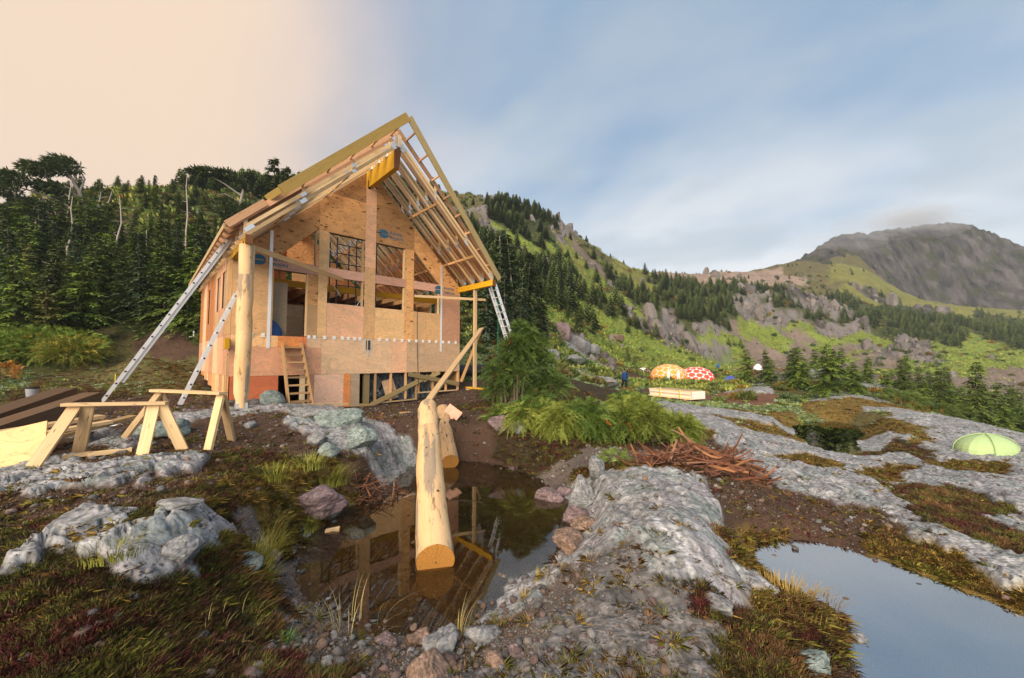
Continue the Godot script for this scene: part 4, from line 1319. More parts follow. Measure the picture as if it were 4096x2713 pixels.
func one_board(called: String, label: String, category: String, mat: Material, a: Vector3, b: Vector3, wide: float, thick: float, up := Vector3.UP, group := "") -> MeshInstance3D:
	var o := board(called, mat, a, b, wide, thick, null, up)
	tag(o, label, category, group)
	return o


func log_thing(label: String, near: Vector3, far: Vector3, r0: float, r1: float, mat: Material, sd: int) -> Node3D:
	var t := thing("peeled_log", label, "log", near, 0.0, "peeled logs by the pool")
	var n := noise(sd, 0.9, 3)
	var b := MB.new()
	var pts := []
	var rad := []
	var dir := far - near
	for k in 33:
		var f := k / 32.0
		pts.append(dir * f + Vector3(0.03 * n.get_noise_2d(f * 3, 1), 0.03 * n.get_noise_2d(f * 3, 8), 0))
		rad.append(lerpf(r0, r1, f) * (1.0 + 0.05 * n.get_noise_2d(f * 9, 4)))
	b.tube(pts, rad, 28, false)
	for i in b.v.size():
		b.v[i] += b.n[i] * (0.012 * n.get_noise_3dv(b.v[i] * 3.0))
	put("trunk", b.done(), mat, t)
	for e in 2:
		var c := MB.new()
		var p: Vector3 = pts[0] if e == 0 else pts[32]
		var r: float = rad[0] if e == 0 else rad[32]
		var ax := (dir.normalized() if e == 1 else -dir.normalized())
		c.tube([p - ax * 0.01, p + ax * 0.004], [r * 0.995, r * 0.99], 28)
		put("cut_end", c.done(), M.logend, t)
	for k in 7:
		var f := (k + 0.6) / 7.5
		var an := -0.6 + 2.9 * fposmod(k * 0.618, 1.0)
		var ax := dir.normalized()
		var sd2 := ax.cross(Vector3.UP).normalized()
		var rd := sd2 * cos(an) + sd2.cross(ax) * sin(an)
		var q := MB.new()
		var o: Vector3 = dir * f + rd * (lerpf(r0, r1, f) - 0.012)
		q.tube([o, o + rd * 0.02], [0.022, 0.015], 8)
		put("knot", q.done(), M.dark[1], t)
	return t


func sawhorse(label: String, a: Vector3, b: Vector3, feet: Array) -> void:
	var t := thing("sawhorse", label, "sawhorse", Vector3(a.x, 0, a.z), 0.0, "sawhorses knocked up from lumber")
	var o := Vector3(a.x, 0, a.z)
	board("beam", M.pale[1], a - o, b - o, 0.04, 0.14, t)
	var dir := (b - a).normalized()
	for f in feet:
		var top: Vector3 = a.lerp(b, f[0]) - o + Vector3(0, -0.02, 0)
		var g := on_ground(f[1], f[2], -0.01) - o
		var k: Vector3 = dir.cross(g - top).normalized()
		board("leg", M.pale[rng.randi() % 3], g, top + k * 0.02, 0.14, 0.04, t, dir)


var strip_meshes := []
func strip_mesh(i: int) -> ArrayMesh:
	while strip_meshes.size() < 7:
		var b := MB.new()
		var k := strip_meshes.size()
		var ln := 0.22 + 0.09 * k
		var w := 0.009 + 0.004 * (k % 3)
		var cv: float = [0.7, -0.9, 1.9, 0.4, -0.6, 1.3, 0.25][k]
		var last := []
		for s in 8:
			var f := s / 7.0 - 0.5
			var c := Vector3(f * ln, cv * f * f * ln, 0.15 * sin(f * 4.0 + k) * ln * 0.3)
			var half := w * (1.0 - 1.4 * f * f)
			var tw := 0.8 * f * (k % 3 - 1)
			var wd := Vector3(0, sin(tw), cos(tw)) * half
			var cur := [c - wd, c + wd, c + wd - Vector3(0, 0.006, 0), c - wd - Vector3(0, 0.006, 0)]
			if last:
				for q in 4:
					b.quad(last[q], cur[q], cur[(q + 1) % 4], last[(q + 1) % 4])
			last = cur
		strip_meshes.append(b.done())
	return strip_meshes[i % 7]


func bark_pile(label: String, x: float, z: float, rx: float, rz: float, h: float, n: int, long: float, lean: float) -> void:
	var base := on_ground(x, z)
	var t := thing("bark_pile", label, "bark pile", base, 0.0, "heaps of stripped bark")
	var tones := [std(Color(.17, .07, .04), 0.85), std(Color(.11, .05, .032), 0.9), std(Color(.30, .14, .065), 0.8), std(Color(.09, .045, .03), 0.9), std(Color(.22, .13, .09), 0.85)]
	for k in n:
		var an := rng.randf() * TAU
		var r := sqrt(rng.randf())
		var px := cos(an) * r * rx
		var pz := sin(an) * r * rz
		var gy := ground_y(x + px, z + pz) - base.y
		var py := gy + 0.02 + h * (1.0 - r * r) * rng.randf()
		var yaw := lean + rng.randf_range(-1.0, 1.0) * (0.9 if rng.randf() < 0.5 else 3.0)
		var bs := Basis(Vector3.UP, yaw) * Basis(Vector3.BACK, rng.randf_range(-0.55, 0.55)) * Basis(Vector3.RIGHT, rng.randf() * TAU)
		put("bark_strip", strip_mesh(rng.randi()), tones[rng.randi() % 5], t, Transform3D(bs.scaled(Vector3.ONE * long * rng.randf_range(0.6, 1.25)), Vector3(px, py, pz)))


func site_things() -> void:
	var along := hut.basis * Vector3(0, 0, -1)
	var out := hut.basis * Vector3(1, 0, 0)
	# ladders
	ladder("long aluminium extension ladder leaning against the left eave of the hut", hw(-2.5, base_y(hw(-2.5, 0, 0.5).x, hw(-2.5, 0, 0.5).z) + 0.02, 0.5), hw(-0.2, 5.6, -0.09), along, 0.44, 0.12, 15)
	ladder("shorter aluminium ladder standing beside the log post", hw(-1.09, 1.08, -0.9), hw(-0.05, 4.0, -1.2), along, 0.40, 0.0, 9)
	ladder("aluminium ladder leaning on the right eave beam, foot behind the bush", hw(9.94, 1.15, -2.0), hw(8.2, 5.1, -2.0), along, 0.40, 0.35, 14)
	# stair of planks to the doorway
	var st := thing("plank_stair", "steep open plank stair of seven treads up to the doorway", "stair", hw(1.58, 0.9, -1.2), hut.rotation.y)
	var inv := st.transform.affine_inverse()
	for u in [1.31, 1.84]:
		var f0: float = u - 0.04 if u < 1.5 else u + 0.05
		board("stringer", M.oldtread[1], inv * hw(f0, 0.84, -1.2), inv * hw(u, 2.72, -0.06), 0.2, 0.045, st, Vector3(0, 1, 1))
	for k in 8:
		var f := (k + 0.7) / 8.0
		var c := inv * hw(1.575, lerpf(0.84, 2.66, f), lerpf(-1.2, -0.08, f))
		put("tread", box_mesh(Vector3(0.53, 0.045, 0.22)), M.oldtread[k % 3], st, Transform3D(Basis(), c))
	one_board("plank", "pale plank lying on the ground in front of the stair", "plank", M.pale[2], hw(0.75, 0.99, -1.5), hw(3.05, 0.78, -0.75), 0.05, 0.14)
	# braces and props
	one_board("plank", "long pale plank leaning from the big log up to the right temporary post", "plank", M.pale[0], Vector3(-2.16, 1.02, -9.3), hw(8.3, 3.52, -1.2), 0.2, 0.045, Vector3(1, 0.25, 0))
	one_board("plank", "narrow plank leaning behind the temporary post at the right corner", "plank", M.warm[0], hw(7.9, 1.3, -0.35), hw(8.45, 3.5, -1.0), 0.12, 0.04)
	one_board("plank", "level pale batten nailed across the right window and temporary post", "plank", M.pale[1], hw(5.84, 4.72, -0.05), hw(8.55, 4.73, -1.16), 0.1, 0.04)
	one_board("plank", "long weathered brace running from the log post to the middle window", "plank", M.oldtread[2], hw(-0.1, 5.13, -2.0), hw(3.1, 4.97, -0.03), 0.14, 0.04)
	var fp := thing("foot_plank", "short planks under the temporary post at the right corner", "plank", hw(8.05, 1.03, -1.08), hut.rotation.y)
	board("plank", M.yellow[1], Vector3(0.1, 0.02, -0.6), Vector3(0.0, 0.02, 0.75), 0.06, 0.2, fp)
	board("plank", M.pale[0], Vector3(-0.3, -0.02, -0.1), Vector3(0.35, -0.01, -0.3), 0.04, 0.14, fp)
	# ropes
	var b := MB.new()
	b.tube([hw(8.45, 5.1, -2.05), hw(8.46, 3.2, -2.05), hw(8.44, 1.3, -2.0)], [0.01, 0.01, 0.01], 6)
	tag(put("hanging_rope", b.done(), M.rope_green), "thin green rope hanging from the right eave beam", "rope")
	b = MB.new()
	var lp := []
	var lr := []
	for k in 25:
		var an := TAU * k / 24.0 - 0.4
		lp.append(hw(-2.28, 1.62 + 0.22 * sin(an), 0.42 + 0.10 * cos(an)))
		lr.append(0.009)
	b.tube(lp, lr, 6, false)
	tag(put("rope_loop", b.done(), M.rope_yellow), "yellow rope loop hanging from the long ladder", "rope")
	b = MB.new()
	b.tube([hw(1.86, 2.98, -0.03), hw(1.9, 2.75, -0.05), hw(1.93, 2.3, -0.04), hw(1.96, 2.75, -0.06), hw(1.99, 3.0, -0.03)], [0.007, 0.007, 0.007, 0.007, 0.007], 6, false)
	tag(put("red_cord", b.done(), M.rope_red), "pink red cord dangling beside the stair head", "rope")
	b = MB.new()
	b.tube([hw(5.99, 4.15, -0.02), hw(6.0, 3.0, -0.024), hw(6.05, 1.7, -0.03), hw(6.08, 1.0, -0.09)], [0.009, 0.009, 0.009, 0.009], 6, false)
	tag(put("black_cable", b.done(), M.black), "dark cable hanging down the right half of the front wall", "cable")
	# black drain pipe behind the right corner
	var pp := thing("drain_pipe", "fat black corrugated drain pipe lying behind the right corner of the hut", "pipe", hw(8.3, 1.45, 2.2))
	b = MB.new()
	var pa := []
	var pr := []
	for k in 60:
		pa.append((out * 0.94 + along * -0.34) * (k * 0.055 - 0.4) + Vector3(0, 0.25, 0))
		pr.append(0.27 if k % 2 else 0.285)
	b.tube(pa, pr, 16, false)
	put("pipe_wall", b.done(), M.pipe, pp)
	b = MB.new()
	b.tube([pa[54], pa[57]], [0.24, 0.24], 16)
	put("pipe_bore", b.done(), M.black, pp)
	# scaffold inside the big windows
	var sc := thing("scaffold", "dark tubular scaffold tower standing inside the big front windows", "scaffold", hw(4.0, 2.96, 0.75), hut.rotation.y)
	for u in [-0.85, -0.15, 0.62]:
		for v in [0.0, 0.75]:
			b = MB.new()
			b.tube([Vector3(u, 0, -v), Vector3(u, 3.7, -v)], [0.024, 0.024], 8)
			put("standard", b.done(), M.tube, sc)
	for y in [0.4, 1.25, 1.95, 2.4, 2.75, 3.12, 3.45]:
		for v in ([0.0, 0.75] if y == 1.95 else [0.0]):
			b = MB.new()
			b.tube([Vector3(-1.25 if y > 2.0 and y < 2.9 else -0.85, y, -v), Vector3(0.62, y, -v)], [0.02, 0.02], 8)
			put("ledger", b.done(), M.tube, sc)
	for a in [[-1.3, 3.4, -0.85, 2.95], [-0.95, 1.9, -0.7, 1.55], [-0.15, 1.2, 0.1, 1.6]]:
		b = MB.new()
		b.tube([Vector3(a[0], a[1], 0.03), Vector3(a[2], a[3], 0.03)], [0.014, 0.014], 6)
		put("brace", b.done(), M.alu, sc)
	# logs
	log_thing("long peeled log with its sawn end dipping into the pool", Vector3(-0.82, 0.09, -4.2), Vector3(-1.88, 1.17, -8.7), 0.2, 0.195, M.peeled, 201)
	log_thing("short knotty log lying behind the long one at the far pool edge", Vector3(-1.26, 0.14, -8.0), Vector3(-1.75, 0.95, -9.75), 0.172, 0.165, M.bark_log, 205)
	put_tag("plywood_offcut", "square plywood offcut propped beside the short log", "plywood", box_mesh(Vector3(0.4, 0.32, 0.014)), M.ply_rose[1], Transform3D(Basis(Vector3.UP, -0.35) * Basis(Vector3.BACK, -0.55) * Basis(Vector3.RIGHT, -0.5), Vector3(-1.44, 0.92, -9.35)))
	put_tag("wood_offcut", "small pale wood offcut on the left shore of the pool", "offcut", box_mesh(Vector3(0.17, 0.035, 0.09)), M.pale[1], Transform3D(Basis(Vector3.UP, 0.3) * Basis(Vector3.BACK, 0.1), on_ground(-2.32, -5.12, 0.04)))
	put_tag("wood_offcut", "thin wood offcut lying on the dark soil before the hut", "offcut", box_mesh(Vector3(0.32, 0.03, 0.09)), M.warm[1], Transform3D(Basis(Vector3.UP, 0.6), on_ground(-3.1, -11.3, 0.03)))
	# sawhorses and lumber on the left
	sawhorse("nearer sawhorse with splayed legs standing left of the pool", Vector3(-6.2, 1.585, -5.38), Vector3(-5.16, 1.56, -5.82), [[0.1, -6.1, -5.0], [0.22, -6.22, -5.62], [0.86, -5.24, -5.55], [0.93, -5.0, -5.95], [0.84, -5.72, -6.1]])
	sawhorse("farther sawhorse standing just in front of the hut's left corner", Vector3(-5.92, 1.70, -6.42), Vector3(-4.44, 1.69, -5.98), [[0.95, -4.62, -5.95], [0.96, -4.62, -6.45], [0.08, -6.1, -6.15], [0.08, -5.85, -6.75]])
	one_board("rough_timber", "dark rough timber on the far side of the lumber pile", "timber", M.dark[1], Vector3(-8.6, 1.1, -6.0), Vector3(-9.75, 1.5, -8.5), 0.2, 0.34, Vector3.UP, "dark rough timbers at the left edge")
	one_board("rough_timber", "dark rough timber lying nearer the sawhorse", "timber", M.dark[2], Vector3(-7.75, 1.05, -5.5), Vector3(-8.1, 1.48, -7.5), 0.2, 0.3, Vector3.UP, "dark rough timbers at the left edge")
	one_board("plank", "pale plank topmost of the lumber behind the nearer sawhorse", "plank", M.pale[0], Vector3(-7.45, 1.14, -5.35), Vector3(-6.95, 1.25, -6.6), 0.05, 0.24)
	one_board("plank", "warm coloured plank under the topmost one behind the nearer sawhorse", "plank", M.pale[1], Vector3(-7.3, 1.05, -5.3), Vector3(-6.75, 1.17, -6.55), 0.05, 0.22)
	one_board("plank", "short thick plank end poking out past the sawhorse leg", "plank", M.oldtread[0], Vector3(-7.0, 0.98, -5.6), Vector3(-6.7, 1.2, -6.9), 0.06, 0.2)
	put_tag("plywood_offcut", "large plywood offcut propped at the left edge of the picture", "plywood", box_mesh(Vector3(0.95, 0.62, 0.016)), M.ply_tan[2], Transform3D(Basis(Vector3.UP, 0.25) * Basis(Vector3.BACK, 0.25) * Basis(Vector3.RIGHT, -0.35), Vector3(-6.72, 0.97, -5.15)))
	var bp := thing("bent_plank", "two short planks end to end on the ground under the sawhorse", "plank", on_ground(-5.9, -5.45, 0.03))
	board("plank", M.pale[0], Vector3(-0.2, 0.02, 0.12), Vector3(0.02, 0.04, -0.02), 0.05, 0.1, bp)
	board("plank", M.pale[2], Vector3(0.0, 0.03, 0.0), Vector3(0.32, 0.03, -0.3), 0.05, 0.1, bp)
	var bu := thing("bucket", "grey bucket with a dark rim among the heather at the far left", "bucket", on_ground(-13.67, -11.07))
	b = MB.new()
	b.tube([Vector3(0, 0, 0), Vector3(0, 0.26, 0)], [0.11, 0.14], 16)
	put("pail", b.done(), M.bucket, bu)
	b = MB.new()
	b.tube([Vector3(0, 0.26, 0), Vector3(0, 0.30, 0)], [0.145, 0.13], 16)
	put("rim", b.done(), M.black, bu)
	# steel post bases on the slope, white scraps
	var spots := [[-16.12, -19.54, "steel post base on the brown slope, farthest left"], [-13.44, -22.46, "steel post base on the brown slope beyond the long ladder"], [-12.23, -22.92, "steel post base on the brown slope nearest the hut"]]
	for s in spots:
		var o := thing("post_base", s[2], "bracket", on_ground(s[0], s[1]), 0.4, "steel post bases on the slope")
		put("base_plate", box_mesh(Vector3(0.34, 0.03, 0.24)), M.steel_white, o, Transform3D(Basis(), Vector3(0, 0.03, 0)))
		put("upright", box_mesh(Vector3(0.05, 0.3, 0.16)), M.steel_white, o, Transform3D(Basis(), Vector3(0, 0.19, 0)))
	put_tag("paper_scrap", "crumpled white sheet on the ground behind the nearer sawhorse", "scrap", _dome_lump(0.28, 0.04, 0.16), M.white, Transform3D(Basis(), on_ground(-7.6, -7.3, 0.01)))
	# bark
	bark_pile("largest heap of long reddish bark strips right of the juniper bush", 3.2, -6.7, 1.15, 0.55, 0.36, 300, 1.2, -0.3)
	bark_pile("heap of short bark strips on the left shore of the pool", -2.12, -6.35, 0.42, 0.36, 0.3, 110, 0.55, 1.2)
	bark_pile("smallest heap of pale wood shavings on the rock before the hut", -2.95, -8.85, 0.34, 0.22, 0.1, 46, 0.5, 0.4)


func put_tag(called: String, label: String, category: String, mesh: Mesh, mat: Material, xf: Transform3D, group := "") -> MeshInstance3D:
	var o := put(called, mesh, mat, null, xf)
	tag(o, label, category, group)
	return o


# ---- tents, stores and people on the far shelf ----
func dome_tent(label: String, at: Vector3, r: float, h: float, panel: Material, web: Material, turn: float) -> void:
	var t := thing("dome_tent", label, "tent", at, turn, "geodesic dome tents")
	# geodesic points: an icosahedron split once, its corners become six-sided panels
	var ph := (1.0 + sqrt(5.0)) / 2.0
	var vs := []
	for a in [-1.0, 1.0]:
		for b in [-ph, ph]:
			vs.append_array([Vector3(0, a, b).normalized(), Vector3(a, b, 0).normalized(), Vector3(b, 0, a).normalized()])
	var faces := []
	for i in 12:
		for j in range(i + 1, 12):
			for k in range(j + 1, 12):
				if vs[i].distance_to(vs[j]) < 1.1 and vs[j].distance_to(vs[k]) < 1.1 and vs[i].distance_to(vs[k]) < 1.1:
					faces.append([vs[i], vs[j], vs[k]])
	var small := []
	for f in faces:
		var pt := func(i: int, j: int) -> Vector3: return (f[0] * (3 - i - j) + f[1] * i + f[2] * j).normalized()
		for i in 3:
			for j in 3 - i:
				small.append([pt.call(i, j), pt.call(i + 1, j), pt.call(i, j + 1)])
				if i + j < 2:
					small.append([pt.call(i + 1, j), pt.call(i + 1, j + 1), pt.call(i, j + 1)])
	var fit := func(p: Vector3, s: float) -> Vector3: return Vector3(p.x * r * s, maxf(p.y + 0.36, -0.02) / 1.36 * h * s, p.z * r * s)
	var cloth := MB.new()
	var hex := {}
	for f in small:
		if (f[0] + f[1] + f[2]).y < -1.25:
			continue
		var mid := [((f[0] + f[1]) * 0.5).normalized(), ((f[1] + f[2]) * 0.5).normalized(), ((f[2] + f[0]) * 0.5).normalized()]
		var tri := [mid[0], mid[1], mid[2]]
		if (tri[1] - tri[0]).cross(tri[2] - tri[0]).dot(tri[0]) < 0:
			tri.reverse()
		cloth.tri(fit.call(tri[0], 1.0), fit.call(tri[1], 1.0), fit.call(tri[2], 1.0))
		for q in 3:
			var key: Vector3 = f[q].snapped(Vector3.ONE * 0.01)
			if not hex.has(key):
				hex[key] = []
			hex[key].append([f[q], mid[q], mid[(q + 2) % 3]])
	put("canopy", cloth.done(), web, t)
	for key in hex:
		var b := MB.new()
		for f in hex[key]:
			var tri: Array = f
			if (tri[1] - tri[0]).cross(tri[2] - tri[0]).dot(tri[0]) < 0:
				tri = [f[0], f[2], f[1]]
			b.tri(fit.call(tri[0], 1.012), fit.call(tri[1], 1.0), fit.call(tri[2], 1.0))
		put("panel", b.done(), panel, t)
	var s := MB.new()
	s.tube([Vector3(0, 0.0, r * 0.93), Vector3(0.06, h * 0.42, r * 0.97), Vector3(0.1, h * 0.55, r * 0.8)], [0.05, 0.05, 0.04], 6)
	put("door_pole", s.done(), web, t)


# small ridge or wedge tent from a ring of floor points and a crown line
func cloth_tent(called: String, label: String, at: Vector3, turn: float, mat: Material, lx: float, lz: float, h: float, power: float, group := "") -> void:
	var t := thing(called, label, "tent", at, turn, group)
	var b := MB.new()
	var n := noise(int(lx * 100), 2.0, 2)
	var g := []
	for j in 9:
		for i in 25:
			var th := TAU * i / 24.0
			var f := j / 8.0
			var y := h * pow(sin(f * PI * 0.5), power)
			var k := cos(f * PI * 0.5)
			var p := Vector3(cos(th) * lx * k, y, sin(th) * lz * k)
			# seams pull the cloth in between four poles
			p *= Vector3(1, 1, 1) * (1.0 - 0.05 * absf(sin(th * 2.0)) + 0.02 * n.get_noise_3dv(p))
			g.append(p)
	for j in 8:
		for i in 24:
			var k: int = j * 25 + i
			b.quad(g[k + 1], g[k], g[k + 25], g[k + 26])
	put("flysheet", b.done(), mat, t)
	for s in 2:
		var q := MB.new()
		var pts := []
		var rr := []
		for k in 13:
			var f := k / 12.0 * PI
			var an := PI * 0.25 + s * PI * 0.5
			pts.append(Vector3(cos(an) * lx * cos(f), h * pow(sin(f), power) + 0.005, sin(an) * lz * cos(f)))
			rr.append(0.012)
		q.tube(pts, rr, 5, false)
		put("tent_pole", q.done(), mat, t)


func camp() -> void:
	var gy := func(x: float, z: float) -> Vector3: return on_ground(x, z, -0.03)
	dome_tent("orange and pale grey patterned dome tent, nearer of the pair", gy.call(19.2, -47.6), 2.15, 2.1, M.dome_orange, M.dome_grey, 0.3)
	dome_tent("red and white patterned dome tent behind the orange one", gy.call(24.3, -51.2), 2.2, 2.1, M.dome_red, M.tent_white, 0.9)
	cloth_tent("low_tent", "low white tent left of the orange dome tent", gy.call(17.05, -50.3), 0.4, M.tent_white, 1.0, 0.7, 0.6, 1.0)
	cloth_tent("small_tent", "small blue tent right of the red dome tent", gy.call(26.6, -47.2), 0.2, M.tent_blue, 1.0, 0.75, 0.95, 1.3)
	cloth_tent("small_tent", "small white peaked tent farthest off on the shelf", gy.call(51.79, -81.56), 0.2, M.tent_white, 1.05, 0.9, 1.25, 1.6)
	cloth_tent("small_tent", "pale green tent on the grey slab at the right edge", gy.call(13.75, -11.35), 0.35, M.tent_green, 0.98, 0.6, 0.5, 0.9)
	cloth_tent("blue_tarp", "bright blue tarp spread among the bushes on the right", on_ground(26.3, -24.0, 0.5), 0.3, M.tarp_blue, 0.75, 0.4, 0.3, 0.8)
	for k in 2:
		var t := thing("gas_bottle", ["white upright gas bottle before the orange dome tent", "white gas bottle nearest the red dome tent"][k], "gas bottle", gy.call(17.75 + 1.15 * k, -44.0), 0.0, "white gas bottles")
		var b := MB.new()
		b.tube([Vector3(0, 0, 0), Vector3(0, 0.05, 0), Vector3(0, 1.05, 0), Vector3(0, 1.22, 0), Vector3(0, 1.3, 0)], [0.14, 0.17, 0.17, 0.12, 0.05], 14)
		put("cylinder", b.done(), M.white, t)
		b = MB.new()
		b.tube([Vector3(0, 1.28, 0), Vector3(0, 1.42, 0)], [0.06, 0.07], 10)
		put("valve_collar", b.done(), M.plate, t)
	# strapped bundle of sheet timber
	var c := thing("lumber_bundle", "strapped bundle of pale lumber and sheets on bearers below the tents", "lumber bundle", on_ground(10.25, -24.4), 0.0)
	var dir := Vector3(1.5, 0, 3.0).normalized()
	var side := Vector3(dir.z, 0, -dir.x)
	var bs := Basis(dir, Vector3.UP, dir.cross(Vector3.UP))
	for k in 5:
		put("wrapped_layer", box_mesh(Vector3(3.3 - 0.16 * (k % 2), 0.095, 1.15 - 0.07 * (k % 3))), M.wrap if k % 2 else M.ply_pale[2], c, Transform3D(bs, Vector3(0.015 * (k % 2), 0.17 + 0.098 * k, 0.02 * (k % 3))))
	put("end_cap", box_mesh(Vector3(0.03, 0.44, 1.1)), M.wrap, c, Transform3D(bs, dir * 1.68 + Vector3(0, 0.37, 0)))
	put("top_sheet", box_mesh(Vector3(2.7, 0.02, 0.9)), M.ply_grey[2], c, Transform3D(bs, dir * 0.2 + Vector3(0, 0.63, 0)))
	for s in [-1.2, 0.0, 1.2]:
		put("bearer", box_mesh(Vector3(0.12, 0.14, 1.3)), M.ply_orange[1], c, Transform3D(bs, dir * s + Vector3(0, 0.05, 0)))
	for s in [-0.7, 0.8]:
		put("strap", box_mesh(Vector3(0.05, 0.52, 1.18)), M.rope_yellow, c, Transform3D(bs, dir * s + Vector3(0, 0.38, 0)))
	var bd := thing("board_heap", "few loose boards lying on the rock beyond the juniper bush", "boards", on_ground(5.4, -24.0), 0.2)
	for k in 4:
		board("plank", M.pale[k % 3], Vector3(-0.9 + 0.1 * k, 0.12 + 0.04 * k, 0.1 * k), Vector3(0.9, 0.10 + 0.05 * k, -0.2 + 0.15 * k), 0.03, 0.14, bd)
	put_tag("white_tub", "small white tub on the brown patch before the far slabs", "tub", box_mesh(Vector3(0.3, 0.22, 0.26)), M.white, Transform3D(Basis(Vector3.UP, 0.4), on_ground(24.0, -25.6, 0.1)))
	person("person in a dark blue hooded top walking away below the tents", on_ground(8.8, -30.3), 0.35, Color(.012, .05, .16), Color(.012, .014, .022), 0.32)
	person("person in a bright blue top standing far off beyond the tents", on_ground(37.93, -71.25), -0.5, Color(.02, .12, .42), Color(.09, .06, .03), 0.16)


# one continuous body: tapered limbs joined by a smooth minimum, meshed as surface nets
func person(label: String, at: Vector3, turn: float, top: Color, legs: Color, stride: float) -> void:
	var t := thing("person", label, "person", at, turn)
	var skin := Color(.42, .25, .17)
	var s := stride
	var B := [
		[Vector3(0, 0.98, 0), Vector3(0, 1.16, 0.01), 0.15, 0.145, top], [Vector3(0, 1.16, 0.01), Vector3(0, 1.40, 0.03), 0.15, 0.155, top], [Vector3(-0.15, 1.42, 0.03), Vector3(0.15, 1.42, 0.03), 0.085, 0.085, top],
		[Vector3(0, 1.44, 0.03), Vector3(0, 1.56, -0.01), 0.065, 0.055, skin], [Vector3(0, 1.60, -0.02), Vector3(0, 1.70, -0.02), 0.078, 0.088, skin], [Vector3(0, 1.63, -0.095), Vector3(0, 1.60, -0.115), 0.018, 0.014, skin],
		[Vector3(-0.1, 0.94, 0), Vector3(-0.11, 0.52, -s * 0.5), 0.105, 0.07, legs], [Vector3(-0.11, 0.52, -s * 0.5), Vector3(-0.11, 0.09, -s * 0.45), 0.068, 0.045, legs], [Vector3(-0.11, 0.05, -s * 0.45 + 0.04), Vector3(-0.12, 0.04, -s * 0.45 - 0.17), 0.045, 0.038, Color(.03, .025, .02)],
		[Vector3(0.1, 0.94, 0), Vector3(0.11, 0.51, s * 0.15), 0.105, 0.07, legs], [Vector3(0.11, 0.51, s * 0.15), Vector3(0.11, 0.10, s * 0.75), 0.068, 0.045, legs], [Vector3(0.11, 0.06, s * 0.75 + 0.04), Vector3(0.12, 0.04, s * 0.75 - 0.16), 0.045, 0.038, Color(.03, .025, .02)],
		[Vector3(-0.19, 1.40, 0.03), Vector3(-0.25, 1.12, 0.06), 0.062, 0.05, top], [Vector3(-0.25, 1.12, 0.06), Vector3(-0.21, 0.92, -0.10), 0.05, 0.036, top],
		[Vector3(0.19, 1.40, 0.03), Vector3(0.25, 1.12, 0.02), 0.062, 0.05, top], [Vector3(0.25, 1.12, 0.02), Vector3(0.22, 0.92, -0.14), 0.05, 0.036, top],
		[Vector3(-0.21, 0.92, -0.10), Vector3(-0.20, 0.85, -0.14), 0.034, 0.03, skin], [Vector3(0.22, 0.92, -0.14), Vector3(0.21, 0.85, -0.18), 0.034, 0.03, skin],
		[Vector3(-0.08, 1.44, 0.09), Vector3(0.08, 1.44, 0.09), 0.05, 0.05, top]]
	var c := 0.028
	var lo := Vector3(-0.40, -0.03, -0.42)
	var nx := 29
	var ny := 66
	var nz := 31
	var f := PackedFloat32Array()
	var tint := PackedInt32Array()
	f.resize(nx * ny * nz)
	tint.resize(nx * ny * nz)
	f.fill(1.0)
	for k in B.size():
		var a: Vector3 = B[k][0]
		var b: Vector3 = B[k][1]
		var r: float = maxf(B[k][2], B[k][3]) + 0.09
		var p0 := ((a.min(b) - Vector3.ONE * r - lo) / c).floor().clamp(Vector3.ZERO, Vector3(nx - 1, ny - 1, nz - 1))
		var p1 := ((a.max(b) + Vector3.ONE * r - lo) / c).ceil().clamp(Vector3.ZERO, Vector3(nx - 1, ny - 1, nz - 1))
		var ab := b - a
		var q := maxf(ab.length_squared(), 1e-6)
		for y in range(int(p0.y), int(p1.y) + 1):
			for z in range(int(p0.z), int(p1.z) + 1):
				for x in range(int(p0.x), int(p1.x) + 1):
					var p := lo + Vector3(x, y, z) * c
					var h := clampf((p - a).dot(ab) / q, 0.0, 1.0)
					var d := p.distance_to(a + ab * h) - lerpf(B[k][2], B[k][3], h)
					var i := (y * nz + z) * nx + x
					var o := f[i]
					if d < o:
						tint[i] = k
					var kk := 0.045
					var m := clampf(0.5 + 0.5 * (o - d) / kk, 0.0, 1.0)
					f[i] = lerpf(o, d, m) - kk * m * (1.0 - m) if o < 0.9 else d
	var mb := MB.new()
	var id := {}
	for y in ny - 1:
		for z in nz - 1:
			for x in nx - 1:
				var sum := Vector3.ZERO
				var cnt := 0
				var i0 := (y * nz + z) * nx + x
				for e in [[0, 0, 0, 1, 0, 0], [0, 0, 0, 0, 1, 0], [0, 0, 0, 0, 0, 1], [1, 0, 0, 1, 1, 0], [1, 0, 0, 1, 0, 1], [0, 1, 0, 1, 1, 0], [0, 1, 0, 0, 1, 1], [0, 0, 1, 1, 0, 1], [0, 0, 1, 0, 1, 1], [1, 1, 0, 1, 1, 1], [1, 0, 1, 1, 1, 1], [0, 1, 1, 1, 1, 1]]:
					var fa := f[i0 + (e[1] * nz + e[2]) * nx + e[0]]
					var fb := f[i0 + (e[4] * nz + e[5]) * nx + e[3]]
					if (fa < 0) != (fb < 0):
						var w := fa / (fa - fb)
						sum += Vector3(lerpf(e[0], e[3], w), lerpf(e[1], e[4], w), lerpf(e[2], e[5], w))
						cnt += 1
				if cnt:
					id[i0] = mb.v.size()
					mb.v.append(lo + (Vector3(x, y, z) + sum / cnt) * c)
					mb.n.append(Vector3(f[i0 + 1] - f[i0], f[i0 + nz * nx] - f[i0], f[i0 + nx] - f[i0]).normalized())
					mb.t.append(Vector2.ZERO)
					mb.c.append(B[tint[i0]][4])
	var step := [1, nz * nx, nx]
